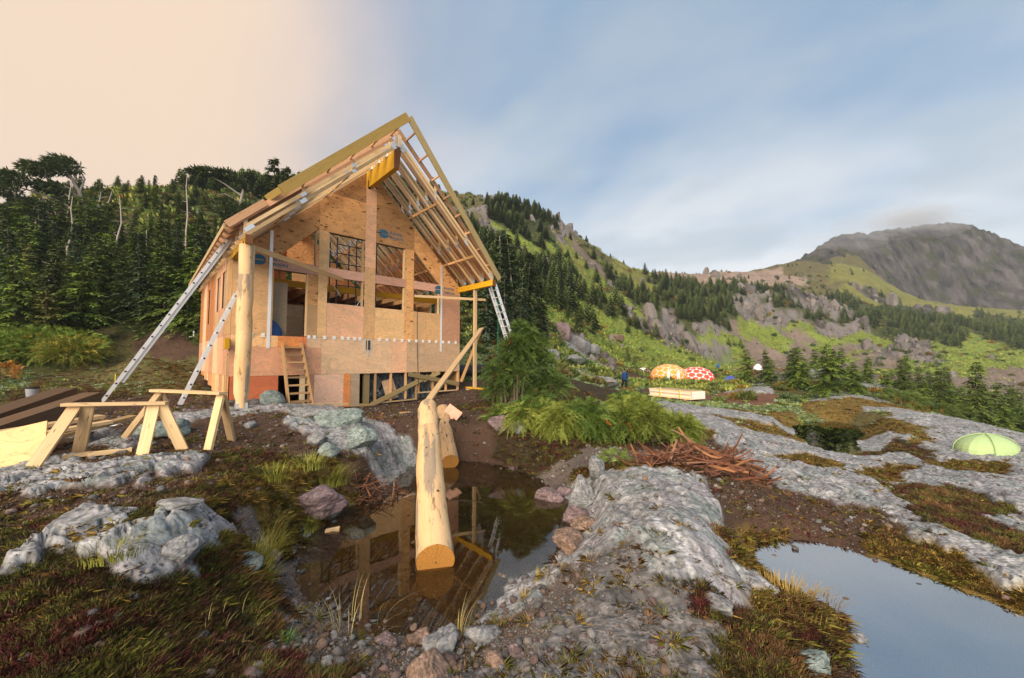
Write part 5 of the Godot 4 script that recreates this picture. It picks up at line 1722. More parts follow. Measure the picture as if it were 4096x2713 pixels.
	for i0 in id:
		var x: int = i0 % nx
		var z: int = (i0 / nx) % nz
		var y: int = i0 / (nx * nz)
		for ax in 3:
			var u: int = step[(ax + 1) % 3]
			var w: int = step[(ax + 2) % 3]
			if x < 1 or y < 1 or z < 1:
				continue
			if (f[i0] < 0) != (f[i0 + step[ax]] < 0):
				if not (id.has(i0 - u) and id.has(i0 - w) and id.has(i0 - u - w)):
					continue
				var q := [id[i0], id[i0 - u], id[i0 - u - w], id[i0 - w]]
				if f[i0] < 0:
					q.reverse()
				for j in [0, 1, 2, 0, 2, 3]:
					mb.ix.append(q[j])
	# fingers, curled, five to a hand
	mb.col = skin
	for sd in [-1.0, 1.0]:
		var w := Vector3(0.205 * sd, 0.845, -0.16)
		for k in 4:
			var o := w + Vector3(0, -0.008 * absf(k - 1.3), 0.022 - 0.018 * k)
			var ln: float = [0.062, 0.07, 0.066, 0.05][k]
			mb.tube([o + Vector3(0, 0.02, 0), o + Vector3(-0.004 * sd, -ln * 0.5, -0.008), o + Vector3(-0.016 * sd, -ln, -0.004)], [0.0095, 0.009, 0.007], 6)
		mb.tube([w + Vector3(-0.004 * sd, 0.03, -0.03), w + Vector3(-0.016 * sd, 0.0, -0.05), w + Vector3(-0.024 * sd, -0.025, -0.052)], [0.012, 0.0105, 0.008], 6)
	put("body", mb.done(), M.vine, t)
	var hb := MB.new()
	hb.col = Color(.015, .012, .01)
	for j in 6:
		for i in 14:
			var q := []
			for o in [[1, 0], [0, 0], [0, 1], [1, 1]]:
				var th: float = TAU * (i + o[0]) / 14.0
				var phi: float = PI * (0.5 - 0.62 * (j + o[1]) / 6.0)
				q.append(Vector3(0, 1.685, 0.002) + Vector3(cos(th) * cos(phi) * 0.093, sin(phi) * 0.098, sin(th) * cos(phi) * 0.10 + 0.006))
			hb.quad(q[0], q[1], q[2], q[3])
	put("hair", hb.done(), M.vine, t)


# ---- loose rocks ----
func rock_mesh(sd: int, size: Vector3, tint: Color, detail := 14) -> ArrayMesh:
	var b := MB.new()
	var n := noise(sd, 0.8, 3)
	var planes := []
	var r := RandomNumberGenerator.new()
	r.seed = sd
	for k in 17:
		planes.append([Vector3(r.randfn(), r.randfn(), r.randfn()).normalized(), r.randf_range(0.52, 0.9)])
	var m := detail
	var pts := PackedVector3Array()
	for j in m + 1:
		for i in 2 * m + 1:
			var th := TAU * (i % (2 * m)) / (2.0 * m)
			var ph := PI * (j / float(m) - 0.5)
			var d := Vector3(cos(th) * cos(ph), sin(ph), sin(th) * cos(ph))
			var s := 1.0
			for p in planes:
				var k: float = d.dot(p[0])
				if k > 0.02:
					s = minf(s, p[1] / k)
			s *= 1.0 + 0.12 * n.get_noise_3dv(d * 1.6) + 0.07 * n.get_noise_3dv(d * 5.0) + 0.035 * n.get_noise_3dv(d * 14.0)
			pts.append(d * s * size)
	var w := 2 * m + 1
	for j in m + 1:
		for i in w:
			var k := j * w + i
			var l := pts[j * w + (i - 1 if i > 0 else 2 * m - 1)]
			var rt := pts[j * w + (i + 1 if i < 2 * m else 1)]
			var up := pts[mini(j + 1, m) * w + i]
			var dn := pts[maxi(j - 1, 0) * w + i]
			var nn := (up - dn).cross(rt - l).normalized()
			if nn.length_squared() < 0.5:
				nn = Vector3(0, -1 if j == 0 else 1, 0)
			b.v.append(pts[k]); b.n.append(nn); b.t.append(Vector2.ZERO)
			var q := n.get_noise_3dv(pts[k] / size * 1.5 + Vector3(9, 0, 0)) + 0.6 * n.get_noise_3dv(pts[k] / size * 6.0)
			var cc := tint * (1.0 + 0.4 * q)
			b.c.append(Color(maxf(cc.r, 0.02), maxf(cc.g, 0.02), maxf(cc.b, 0.02)))
	for j in m:
		for i in 2 * m:
			var k := j * w + i
			for q in [k, k + 1, k + w, k + 1, k + w + 1, k + w]:
				b.ix.append(q)
	return b.done()


func rocks() -> void:
	var grey := Color(.37, .385, .40)
	var teal := Color(.32, .40, .38)
	var plum := Color(.34, .25, .26)
	var rust := Color(.42, .29, .22)
	var dark := Color(.17, .16, .16)
	var L := [
		[0.60, -6.29, 0.30, 0.20, 0.24, plum, "plum coloured boulder at the right shore of the pool, nearest the bush"],
		[0.84, -6.42, 0.16, 0.13, 0.14, plum, "small plum coloured stone between the boulders on the right shore"],
		[1.02, -5.75, 0.24, 0.40, 0.22, grey, "tall pale grey standing boulder at the right shore of the pool"],
		[1.32, -6.1, 0.17, 0.30, 0.16, grey, "narrow grey boulder just behind the tall pale one"],
		[0.86, -5.4, 0.24, 0.20, 0.22, plum, "squat plum boulder under the tall pale one"],
		[0.92, -5.05, 0.20, 0.14, 0.26, rust, "wet rust brown rock at the water's edge below the boulders"],
		[0.68, -4.62, 0.26, 0.14, 0.30, rust, "rust brown rock shelf at the right edge of the pool"],
		[-2.5, -4.15, 0.10, 0.085, 0.10, plum, "round plum stone on the gravel left of the pool"],
		[-2.3, -3.8, 0.10, 0.03, 0.06, rust, "flat pale stone on the gravel below the round plum one"],
		[-1.95, -3.55, 0.09, 0.04, 0.07, grey, "flat grey stone at the near left edge of the pool"],
		[-0.50, -2.85, 0.21, 0.14, 0.17, grey, "large pale grey rock with mossy pits at the bottom of the picture"],
		[-0.20, -2.92, 0.15, 0.10, 0.12, grey, "pale angular rock right of the mossy one by the near shore"],
		[-0.52, -2.5, 0.22, 0.09, 0.14, rust, "rust coloured slab rock at the bottom edge of the picture"],
		[-0.72, -3.12, 0.13, 0.08, 0.10, rust, "brown rock between the gravel and the near shore of the pool"],
		[-0.95, -3.05, 0.10, 0.06, 0.09, plum, "small plum rock on the gravel bank at the near shore"],
		[-0.10, -2.55, 0.09, 0.06, 0.08, rust, "small rusty stone right of the bottom slab"],
		[0.02, -2.7, 0.07, 0.05, 0.06, plum, "fist sized plum stone near the bottom middle"],
		[-6.72, -10.9, 0.42, 0.30, 0.30, teal, "grey green boulder at the foot of the stair"],
		[-7.1, -10.8, 0.34, 0.16, 0.26, dark, "dark broken rock between the log post and the stair"],
		[-7.5, -10.5, 0.30, 0.12, 0.24, dark, "dark low rock just in front of the log post"],
		[-3.5, -7.9, 0.62, 0.26, 0.45, teal, "broad blue green boulder between the sawhorses and the small shavings heap"],
		[-4.35, -8.6, 0.75, 0.18, 0.5, grey, "flat grey boulder before the stair plank"],
		[-2.75, -7.1, 0.34, 0.24, 0.3, teal, "blue green rock above the left bark heap"],
		[-4.95, -7.35, 0.14, 0.09, 0.12, grey, "small pale stone on the brown soil beside the farther sawhorse"],
		[-3.35, -6.75, 0.24, 0.14, 0.2, grey, "grey stone above the grass tuft left of the pool"],
		[-3.0, -6.45, 0.2, 0.16, 0.18, teal, "stone half sunk beside the left bark heap"],
		[-6.25, -6.9, 0.46, 0.28, 0.42, teal, "lichen covered boulder behind the nearer sawhorse"],
		[-2.48, -2.98, 0.15, 0.12, 0.14, grey, "pale upright rock at the right end of the foreground slabs"],
		[-2.85, -3.4, 0.26, 0.05, 0.15, grey, "pale flat slab topmost of the foreground outcrop"],
		[-3.3, -3.3, 0.28, 0.045, 0.13, grey, "long thin slab lying on the foreground outcrop"],
		[-2.35, -3.5, 0.2, 0.09, 0.14, teal, "small green grey slab behind the upright foreground rock"],
		[-2.72, -5.35, 0.55, 0.2, 0.36, plum, "cracked plum and grey rock on the left shore of the pool"],
		[3.94, -4.98, 0.075, 0.035, 0.06, grey, "pale oval stone on the brown turf above the pond"],
		[4.42, -5.2, 0.07, 0.03, 0.05, dark, "dark flat stone on the brown turf above the pond"],
		[3.12, -5.2, 0.055, 0.035, 0.05, grey, "small pale stone below the big bark heap"],
		[3.34, -5.06, 0.06, 0.02, 0.04, rust, "thin tan stone on the turf left of the pond"],
		[3.3, -4.62, 0.05, 0.03, 0.04, dark, "small dark stone breaking the pond surface at its head"],
		[2.75, -3.2, 0.10, 0.05, 0.07, grey, "pale wedge stone on the grassy lip of the pond"],
		[1.5, -2.95, 0.16, 0.07, 0.12, grey, "grey rock poking out of the dark turf at the lower right"],
		[2.0, -2.7, 0.16, 0.06, 0.11, teal, "blue grey rock at the lower right beside the pond"],
		[-0.25, -8.9, 0.34, 0.24, 0.26, plum, "plum boulder under the left end of the juniper bush"],
		[0.15, -8.75, 0.28, 0.18, 0.2, grey, "grey boulder half under the juniper bush"],
		[8.3, -47.5, 1.6, 1.5, 1.3, grey, "big grey crag block on the slope above the person"],
		[10.2, -50.0, 1.5, 0.9, 1.2, grey, "pale block below the crag on the slope"],
		[6.2, -46.5, 1.3, 1.7, 1.2, plum, "tall dark crag on the slope left of the meadow"],
		[3.1, -30.5, 0.9, 0.8, 0.8, grey, "grey boulder on the herb slope beyond the ladder"],
		[2.0, -26.5, 0.7, 0.6, 0.6, dark, "dark boulder above the bush beyond the ladder"],
		[5.2, -33.5, 1.1, 0.7, 0.9, grey, "low grey outcrop on the herb slope above the loose boards"],
		[5.3, -24.6, 1.6, 0.45, 0.9, grey, "long pale slab under the loose boards"],
		[16.8, -62.0, 1.4, 0.8, 1.2, rust, "brown outcrop at the foot of the bright meadow"],
		[29.0, -44.0, 2.2, 0.8, 1.5, rust, "tan outcrop behind the small blue tent"],
		[26.5, -33.0, 2.0, 0.9, 1.4, grey, "pale hump of rock on the shelf beyond the tarn"],
	]
	var k := 0
	for a in L:
		var p := on_ground(a[0], a[1], a[3] * 0.25)
		if a[0] == 3.3:
			p.y = 0.01
		var o := put("rock" if maxf(a[2], a[4]) > 0.2 else "stone", rock_mesh(300 + k, Vector3(a[2], a[3], a[4]), a[5] * (0.9 + 0.2 * rng.randf()), 30 if a[1] > -9.0 else 16), M.stone, null, Transform3D(Basis(Vector3.UP, rng.randf() * TAU * (0.0 if a[2] > 0.25 else 1.0)), p))
		tag(o, a[6], "rock" if maxf(a[2], a[4]) > 0.2 else "stone")
		k += 1
	crags()
	# gravel and chips
	var meshes := []
	for i in 3:
		meshes.append(rock_mesh(900 + i, Vector3(1.0, 0.6, 0.8), Color(1, 1, 1), 4))
	var lists := [PackedFloat32Array(), PackedFloat32Array(), PackedFloat32Array()]
	for i in 56000:
		var d := 1.6 * exp(rng.randf() * 2.3)
		var x := rng.randf_range(-1.35, 1.35) * (d + 0.8)
		var c := cover_at(x, -d)
		var keep: float = [0.34, 0.05, 0.03, 0.04, 1.0, 0, 0, 0, 0, 0, 0.2, 0, 0.1, 0.3, 0.02][c]
		var near := absf(x + 1.0) < 1.6 and d < 8.5
		if near:
			keep = maxf(keep, 0.3)
		if rng.randf() > keep:
			continue
		var s := 0.008 * pow(rng.randf(), -0.42) * (1.0 + d * 0.10)
		s = minf(s, 0.06)
		var tone := [Color(.30, .26, .23), Color(.36, .36, .36), Color(.24, .17, .16), Color(.30, .21, .16), Color(.20, .20, .20)][rng.randi() % 5] as Color
		place(lists[i % 3], on_ground(x, -d, s * 0.25), Basis(Vector3(rng.randfn(), rng.randfn(), rng.randfn()).normalized(), rng.randf() * 0.7) * Basis(Vector3.UP, rng.randf() * TAU), s, tone * rng.randf_range(0.7, 1.3))
	for i in 3:
		spread("gravel", meshes[i], M.stone, lists[i], "loose gravel and stone chips round the pool", "gravel")


# angular block: a cube cut by planes, flat faces
func block_mesh(sd: int) -> ArrayMesh:
	var b := MB.new()
	var r := RandomNumberGenerator.new()
	r.seed = sd
	var pl := []
	for k in 9:
		pl.append([Vector3(r.randfn(), r.randfn() * 0.7, r.randfn()).normalized(), r.randf_range(0.45, 0.85)])
	var m := 5
	var pts := []
	for j in m + 1:
		for i in 2 * m + 1:
			var th := TAU * (i % (2 * m)) / (2.0 * m)
			var ph := PI * (j / float(m) - 0.5)
			var d := Vector3(cos(th) * cos(ph), sin(ph), sin(th) * cos(ph))
			var s := 1.1
			for p in pl:
				var k: float = d.dot(p[0])
				if k > 0.02:
					s = minf(s, p[1] / k)
			pts.append(d * s * Vector3(1, 1.45, 1))
	for j in m:
		for i in 2 * m:
			var k := j * (2 * m + 1) + i
			b.col = Color(1, 1, 1) * r.randf_range(0.75, 1.2)
			b.col.a = 1.0
			b.quad(pts[k + 1], pts[k], pts[k + 2 * m + 1], pts[k + 2 * m + 2])
	return b.done()


# crag blocks and scree on the far slopes
func crags() -> void:
	var meshes := []
	for i in 3:
		meshes.append(block_mesh(940 + i))
	var lists := [PackedFloat32Array(), PackedFloat32Array(), PackedFloat32Array()]
	for i in 16000:
		var d := 34.0 * exp(rng.randf() * 1.75)
		var x := rng.randf_range(-0.2, 1.4) * d
		var c := cover_at(x, -d)
		var keep: float = [0, 0.1, 0, 0.02, 0, 0.03, 0.10, 0.03, 0.5, 0.12, 0, 0.05, 0.05, 0, 0.02][c]
		if rng.randf() > keep:
			continue
		var s := 0.26 * pow(rng.randf(), -0.5) * (0.6 + d * 0.006)
		s = minf(s, 1.2 + d * 0.012) * (1.0 if c == 8 or c == 9 else 0.5)
		var t := Color(.30, .28, .285).lerp(Color(.40, .36, .33), rng.randf()) * rng.randf_range(0.55, 1.15)
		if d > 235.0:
			t *= 0.45
		place(lists[i % 3], on_ground(x, -d, s * 0.1), Basis(Vector3(rng.randfn(), rng.randfn(), rng.randfn()).normalized(), rng.randf() * 0.5) * Basis(Vector3.UP, rng.randf() * TAU), s, t)
	for i in 3:
		spread("crag_blocks", meshes[i], M.stone, lists[i], "grey crag blocks and boulders on the far slopes", "rocks")


func place(buf: PackedFloat32Array, p: Vector3, b: Basis, s: float, c: Color) -> void:
	var m := b.scaled(Vector3.ONE * s)
	buf.append_array(PackedFloat32Array([m.x.x, m.y.x, m.z.x, p.x, m.x.y, m.y.y, m.z.y, p.y, m.x.z, m.y.z, m.z.z, p.z, c.r, c.g, c.b, 1.0]))


func spread(called: String, mesh: Mesh, mat: Material, buf: PackedFloat32Array, label: String, category: String) -> void:
	var mm := MultiMesh.new()
	mm.transform_format = MultiMesh.TRANSFORM_3D
	mm.use_colors = true
	mm.mesh = mesh
	mm.instance_count = buf.size() / 16
	mm.buffer = buf
	var o := MultiMeshInstance3D.new()
	o.name = numbered(called)
	o.multimesh = mm
	o.material_override = mat
	add_child(o)
	tag(o, label, category, "", "stuff")


# ---- trees and bushes ----
func tone(lo: Color, hi: Color, r: RandomNumberGenerator) -> Color:
	var c := lo.lerp(hi, r.randf())
	return Color(c.r, c.g, c.b)


# a conifer about h tall: whorls of drooping boughs with needle sprays along them
func conifer(sd: int, h: float, rad: float, bare: float, lo: Color, hi: Color, flag := 0.0) -> Array:
	var r := RandomNumberGenerator.new()
	r.seed = sd
	var tb := MB.new()
	var bend := Vector3(r.randf_range(-0.09, 0.09) * h, 0, r.randf_range(-0.09, 0.09) * h)
	var axis := func(f: float) -> Vector3: return Vector3(0, h * f, 0) + bend * f * f
	var pts := []
	var rr := []
	for k in 9:
		pts.append(axis.call(k / 8.0) - Vector3(0, 0.3 if k == 0 else 0.0, 0))
		rr.append(lerpf(0.015 * h, 0.003 * h, k / 8.0))
	tb.tube(pts, rr, 7, false)
	var cb := MB.new()
	var levels := int(h * 4.6)
	for k in levels:
		var f := bare + (1.0 - bare) * (k + r.randf() * 0.8) / levels
		var o: Vector3 = axis.call(f)
		var reach := rad * pow(1.0 - f, 0.72) * r.randf_range(0.4, 1.3) + 0.10
		var cnt := 5 if f < 0.8 else 4
		var a0 := r.randf() * TAU
		for q in cnt:
			if r.randf() < 0.17:
				continue
			var an := a0 + TAU * q / cnt + r.randf_range(-0.4, 0.4)
			var ln := reach * r.randf_range(0.6, 1.15)
			var dir := Vector3(cos(an), 0, sin(an))
			if flag > 0.0:
				ln *= lerpf(1.0, 0.25 + 1.3 * maxf(-dir.x, 0.0), flag)
			var rise := lerpf(-0.12, 0.35, f)
			var side := Vector3(-dir.z, 0, dir.x)
			cb.col = tone(lo, hi, r)
			var n := maxi(2, int(ln / 0.16))
			for s in n:
				var u := (s + 0.6) / n
				var p := o + dir * ln * u + Vector3(0, ln * (rise * u - 0.45 * u * u), 0)
				var sz := (0.42 * (1.0 - 0.42 * u) + 0.07) * (0.75 + 0.04 * h)
				for w in [-1.0, 1.0]:
					var dd: Vector3 = (dir * r.randf_range(0.5, 0.9) + side * w * r.randf_range(0.45, 0.9) + Vector3(0, r.randf_range(-0.55, 0.1), 0)).normalized() * sz
					cb.leaf(p, dd, (Vector3.UP.cross(dd).normalized() + Vector3(0, r.randf_range(-0.6, 0.6), 0)) * sz * 0.19, Vector3(0, -0.16 * sz, 0))
				var d2: Vector3 = (dir * 0.6 + Vector3(r.randf_range(-0.4, 0.4), r.randf_range(-0.9, -0.1), r.randf_range(-0.4, 0.4))).normalized() * sz * 0.9
				cb.leaf(p, d2, side * sz * 0.16)
			var tip := o + dir * ln * 0.9 + Vector3(0, ln * (rise * 0.9 - 0.36), 0)
			cb.leaf(tip, (dir + Vector3(0, -0.25, 0)) * 0.28, side * 0.05)
	for q in 5:
		var an := TAU * q / 5.0
		cb.leaf(axis.call(0.965), Vector3(cos(an) * 0.16, 0.30, sin(an) * 0.16), Vector3(-sin(an), 0, cos(an)) * 0.03)
	return [tb.done(), cb.done()]


func tree_thing(called: String, kind: Array, label: String, group: String, at: Vector3, turn: float, scale: float, trunk: Material, wide := 1.0) -> Node3D:
	var t := thing(called, label, "tree", at, turn, group)
	t.scale = Vector3(scale * wide, scale, scale * wide)
	put("trunk", kind[0], trunk, t)
	put("crown", kind[1], M.leaf, t)
	return t


func clump(b: MB, c: Vector3, rad: Vector3, n: int, ln: float, wd: float, bias: Vector3, lo: Color, hi: Color, r: RandomNumberGenerator) -> void:
	for k in n:
		var d := Vector3(r.randfn(), r.randfn(), r.randfn()).normalized()
		var p := c + d * rad * pow(r.randf(), 0.4)
		var dir := (d * 0.6 + bias + Vector3(r.randfn(), r.randfn(), r.randfn()) * 0.35).normalized() * ln * r.randf_range(0.6, 1.3)
		b.col = tone(lo, hi, r)
		b.leaf(p, dir, dir.cross(Vector3(r.randfn(), r.randfn(), r.randfn())).normalized() * wd)


# wind-cut tree drawn limb by limb: limbs are polylines with end radii, pads are foliage clumps
func limb_tree(called: String, label: String, at: Vector3, limbs: Array, pads: Array, lo: Color, hi: Color, sd: int, mat: Material, face := Vector3.RIGHT) -> void:
	var t := thing(called, label, "tree", at)
	var r := RandomNumberGenerator.new()
	r.seed = sd
	var fx := face.normalized()
	var fz := fx.cross(Vector3.UP)
	var tr := func(p: Vector3) -> Vector3: return fx * p.x + Vector3.UP * p.y + fz * p.z
	var b := MB.new()
	for l in limbs:
		var pts := []
		var rr := []
		var n: int = l[0].size()
		for k in n:
			pts.append(tr.call(l[0][k]))
			rr.append(lerpf(l[1], l[2], k / maxf(n - 1.0, 1.0)) * 0.7)
		b.tube(pts, rr, 7)
	put("trunk", b.done(), mat, t)
	var c := MB.new()
	for p in pads:
		clump(c, tr.call(p[0]), p[1], int(p[2] * 2.6), 0.40, 0.055, tr.call(Vector3(-0.55, -0.12, 0)), lo, hi, r)
	if pads:
		put("crown", c.done(), M.leaf, t)


# feathery juniper or low conifer scrub: arching sprays set with short side leaves
func shrub(called: String, label: String, at: Vector3, lumps: Array, group := "") -> void:
	var t := thing(called, label, "shrub", at, 0.0, group)
	var r := RandomNumberGenerator.new()
	r.seed = int(absf(at.x * 71 + at.z * 13)) + 5
	var b := MB.new()
	var w := MB.new()
	for l in lumps:
		var c: Vector3 = l[0]
		var rad: Vector3 = l[1]
		w = MB.new()
		w.tube([Vector3(c.x * 0.7, -0.1, c.z * 0.7), c], [0.04, 0.02], 6, false)
		put("stem", w.done(), M.trunk, t)
		for k in int(l[2]):
			var d := Vector3(r.randfn(), r.randfn() * 0.8 + 0.35, r.randfn()).normalized()
			var p := c + d * rad * r.randf_range(0.5, 0.95)
			var go := (d * 0.7 + Vector3(r.randfn() * 0.35, l[5], r.randfn() * 0.35)).normalized()
			var ln: float = l[6] * r.randf_range(0.5, 1.5)
			var side := go.cross(Vector3(r.randfn(), r.randfn(), r.randfn())).normalized()
			var flat := go.cross(side)
			b.col = tone(l[3], l[4], r) * r.randf_range(0.7, 1.25)
			if r.randf() < 0.006:
				b.col = Color(.45, .17, .04)
			# a drooping strand with short scale-leaved side twigs
			for s in 9:
				var f := s / 9.0
				var q := p + go * ln * f + Vector3(0, -0.55 * ln * f * f, 0)
				for sg in [-1.0, 1.0]:
					var dd: Vector3 = (go * 0.8 + side * sg * r.randf_range(0.3, 0.9) + flat * r.randf_range(-0.4, 0.4) + Vector3(0, -0.5 * f, 0)) * ln * (0.30 - 0.16 * f) * r.randf_range(0.7, 1.2)
					b.leaf(q, dd, dd.cross(flat + go * 0.3).normalized() * dd.length() * 0.12)
	put("foliage", b.done(), M.leaf, t)


func trees() -> void:
	var dk := Color(.055, .085, .024)
	var md := Color(.135, .185, .042)
	var br := Color(.19, .28, .045)
	var bl := Color(.11, .165, .10)
	var kinds := [conifer(1, 7, 1.9, 0.02, dk, md), conifer(2, 7, 2.3, 0.01, dk, br), conifer(3, 7, 1.7, 0.04, dk, md), conifer(4, 7, 2.6, 0.0, Color(.03, .055, .014), br), conifer(5, 7, 1.25, 0.2, dk, Color(.09, .11, .04), 0.7), conifer(6, 6, 2.2, 0.0, Color(.09, .13, .02), Color(.26, .33, .05)), conifer(7, 8, 1.5, 0.1, Color(.05, .08, .04), Color(.12, .17, .08), 0.35), conifer(8, 5, 1.9, 0.0, Color(.10, .11, .03), Color(.20, .21, .06), 0.3)]
	var spire := [conifer(11, 9, 1.15, 0.05, dk, bl), conifer(12, 9, 1.3, 0.04, dk, bl), conifer(13, 9, 1.0, 0.08, dk, Color(.045, .07, .03))]
	# stand on the left slope
	var placed := []
	var fits := func(x: float, z: float, gap: float) -> bool:
		for p in placed:
			if absf(p.x - x) < gap and absf(p.y - z) < gap:
				return false
		placed.append(Vector2(x, z))
		return true
	var n := 0
	for i in 3200:
		if n >= 265:
			break
		var d := 17.0 * exp(rng.randf() * 1.0)
		var x := rng.randf_range(-1.34, -0.42) * d
		var cv := cover_at(x, -d)
		if not (cv == 7 or cv == 12 and d > 31.0) or not fits.call(x, -d, 1.05):
			continue
		if x / d > -0.74 and d < 21.0:
			continue
		var s := rng.randf_range(0.34, 0.68)
		if d > 32.0:
			if rng.randf() < 0.2:
				continue
			s *= 0.48
		var zone: String = ["at the far left", "in the middle", "nearest the hut's left eave"][clampi(int((x / d + 1.3) / 0.25), 0, 2)]
		tree_thing("conifer", kinds[rng.randi() % 8], ("conifer in the front row of the left stand, %s" if d < 22.0 else "conifer deep in the left stand, %s" if d < 32.0 else "small conifer high on the left slope, %s") % zone, "conifers on the left slope, " + zone + (" in front" if d < 22.0 else " inside" if d < 32.0 else " high up"), on_ground(x, -d), rng.randf() * TAU, s, M.trunk, rng.randf_range(1.0, 1.3))
		n += 1
	# behind the hut and right of it
	n = 0
	for i in 900:
		if n >= 28:
			break
		var d := rng.randf_range(27.0, 62.0)
		var x := rng.randf_range(-0.34, 0.12) * d
		if cover_at(x, -d) != 7 or not fits.call(x, -d, 1.5):
			continue
		tree_thing("conifer", kinds[rng.randi() % 4] if rng.randf() < 0.5 else spire[rng.randi() % 3], "dark conifer on the steep slope behind the hut's right corner", "conifers behind the hut", on_ground(x, -d), rng.randf() * TAU, rng.randf_range(0.5, 0.95), M.trunk, 1.15)
		n += 1
	var tall := [[0.1, -31.0, 0.98, "tallest bluish spire in the clump right of the hut"], [-0.9, -30.0, 0.92, "bluish spire left of the tallest one right of the hut"], [1.15, -33.0, 0.86, "bluish spire at the right end of the clump right of the hut"], [-1.9, -28.0, 0.75, "bluish spire nearest the hut's right eave"], [0.55, -28.0, 0.62, "shorter dark spire in front of the clump right of the hut"], [-0.5, -26.5, 0.6, "short dark spire behind the right ladder"]]
	for a in tall:
		tree_thing("spire_tree", spire[rng.randi() % 3], a[3], "spires right of the hut", on_ground(a[0], a[1]), rng.randf() * TAU, a[2], M.snag, 1.1)
	# clumps on the meadow slope and below the shelf on the right
	var groves := [
		[1285, "conifer in the dark clump on the meadow slope beyond the spires", "conifers on the meadow slope", 6.4, -57.0, 3.0, 5.0, 12, 0.5],
		[0, "conifer in the row of trees below the shelf at the right", "conifers below the right shelf", 28.0, -27.5, 10.0, 6.0, 46, 0.36],
		[0, "small conifer in the clump on the shelf beyond the tents", "conifers beyond the tents", 39.0, -48.0, 4.5, 4.0, 14, 0.3]]
	for g in groves:
		for k in int(g[7]):
			for tries in 20:
				var x: float = g[3] + rng.randf_range(-1, 1) * g[5]
				var z: float = g[4] + rng.randf_range(-1, 1) * g[6]
				if fits.call(x, z, 0.9):
					tree_thing("conifer", kinds[rng.randi() % 4], g[1] + ("" if g[7] < 40 else [", left third", ", middle third", ", right third"][clampi(int((x - 18.0) / 6.7), 0, 2)]), g[2] + ("" if g[7] < 40 else [" left", " middle", " right"][clampi(int((x - 18.0) / 6.7), 0, 2)]), on_ground(x, z), rng.randf() * TAU, g[8] * rng.randf_range(0.6, 1.2), M.trunk, 1.35)
					break
	tree_thing("spire_tree", kinds[2], "lone tall conifer at the right edge above the green tent", "", on_ground(25.6, -21.5), 0.4, 0.5, M.trunk, 1.1)
	tree_thing("spire_tree", kinds[3], "small conifer beside the lone tall one at the right edge", "", on_ground(27.0, -21.3), 1.4, 0.28, M.trunk, 1.1)
	# wind-cut giants on the left skyline
	var v3 := func(a: float, b: float, c := 0.0) -> Vector3: return Vector3(a, b, c)
	limb_tree("windswept_tree", "big windswept tree with bare branches on the far left skyline", on_ground(-37.4, -33.0), [
		[[v3.call(0, -0.5), v3.call(0.1, 1.5), v3.call(-0.3, 3.4), v3.call(-1.2, 5.2)], 0.32, 0.12], [[v3.call(0.1, 1.2), v3.call(0.9, 2.4), v3.call(1.0, 3.8)], 0.2, 0.04], [[v3.call(0.6, 2.0), v3.call(1.5, 3.0), v3.call(1.7, 4.2)], 0.12, 0.03], [[v3.call(-0.3, 3.2), v3.call(0.0, 4.6), v3.call(-0.6, 5.8)], 0.14, 0.03], [[v3.call(0.0, 1.6), v3.call(-2.0, 2.4), v3.call(-4.2, 2.8)], 0.18, 0.05], [[v3.call(-0.2, 2.8), v3.call(-1.8, 3.8), v3.call(-3.4, 4.4)], 0.14, 0.04], [[v3.call(1.0, 3.2), v3.call(1.4, 3.5), v3.call(1.6, 3.4)], 0.05, 0.02]],
		[[v3.call(-1.3, 5.3), Vector3(1.3, 0.7, 1.0), 420], [v3.call(-2.6, 4.5), Vector3(1.2, 0.45, 0.9), 320], [v3.call(-3.8, 3.3), Vector3(1.4, 0.45, 0.9), 320], [v3.call(-1.8, 3.2), Vector3(1.3, 0.4, 0.9), 260], [v3.call(-4.2, 2.2), Vector3(1.2, 0.35, 0.9), 240], [v3.call(-2.6, 1.4), Vector3(1.9, 0.5, 1.0), 420], [v3.call(-3.6, 0.5), Vector3(1.7, 0.4, 1.0), 320], [v3.call(-0.9, 2.2), Vector3(0.9, 0.3, 0.7), 150], [v3.call(-1.2, 0.4), Vector3(1.5, 0.5, 1.0), 300]], dk, Color(.06, .075, .022), 21, M.snag, Vector3(0.66, 0, -0.75))
	limb_tree("windswept_tree", "flag shaped windswept tree on the skyline behind the hut's left eave", on_ground(-25.9, -36.0, 0.9), [
		[[v3.call(0, -0.5), v3.call(0.1, 2.0), v3.call(0.0, 4.2), v3.call(0.2, 5.6), v3.call(-0.3, 6.6)], 0.26, 0.1], [[v3.call(0.1, 5.0), v3.call(-1.2, 5.8), v3.call(-2.6, 6.4)], 0.14, 0.05], [[v3.call(0.2, 5.6), v3.call(-0.6, 6.5), v3.call(-1.8, 6.9)], 0.12, 0.04], [[v3.call(0, 4.4), v3.call(-1.2, 4.9), v3.call(-1.8, 4.6)], 0.08, 0.02]],
		[[v3.call(-2.4, 6.6), Vector3(1.1, 0.25, 0.7), 220], [v3.call(-1.0, 6.7), Vector3(1.0, 0.35, 0.8), 240], [v3.call(-3.3, 6.4), Vector3(0.7, 0.2, 0.5), 110], [v3.call(0.2, 6.2), Vector3(0.45, 0.5, 0.5), 110], [v3.call(-1.0, 4.2), Vector3(0.9, 0.25, 0.7), 150], [v3.call(-0.9, 3.2), Vector3(1.1, 0.4, 0.8), 220], [v3.call(0.5, 3.4), Vector3(1.0, 1.0, 0.8), 340], [v3.call(0.3, 1.6), Vector3(1.6, 1.2, 1.1), 520]], dk, Color(.055, .072, .022), 23, M.snag, Vector3(0.8, 0, -0.6))
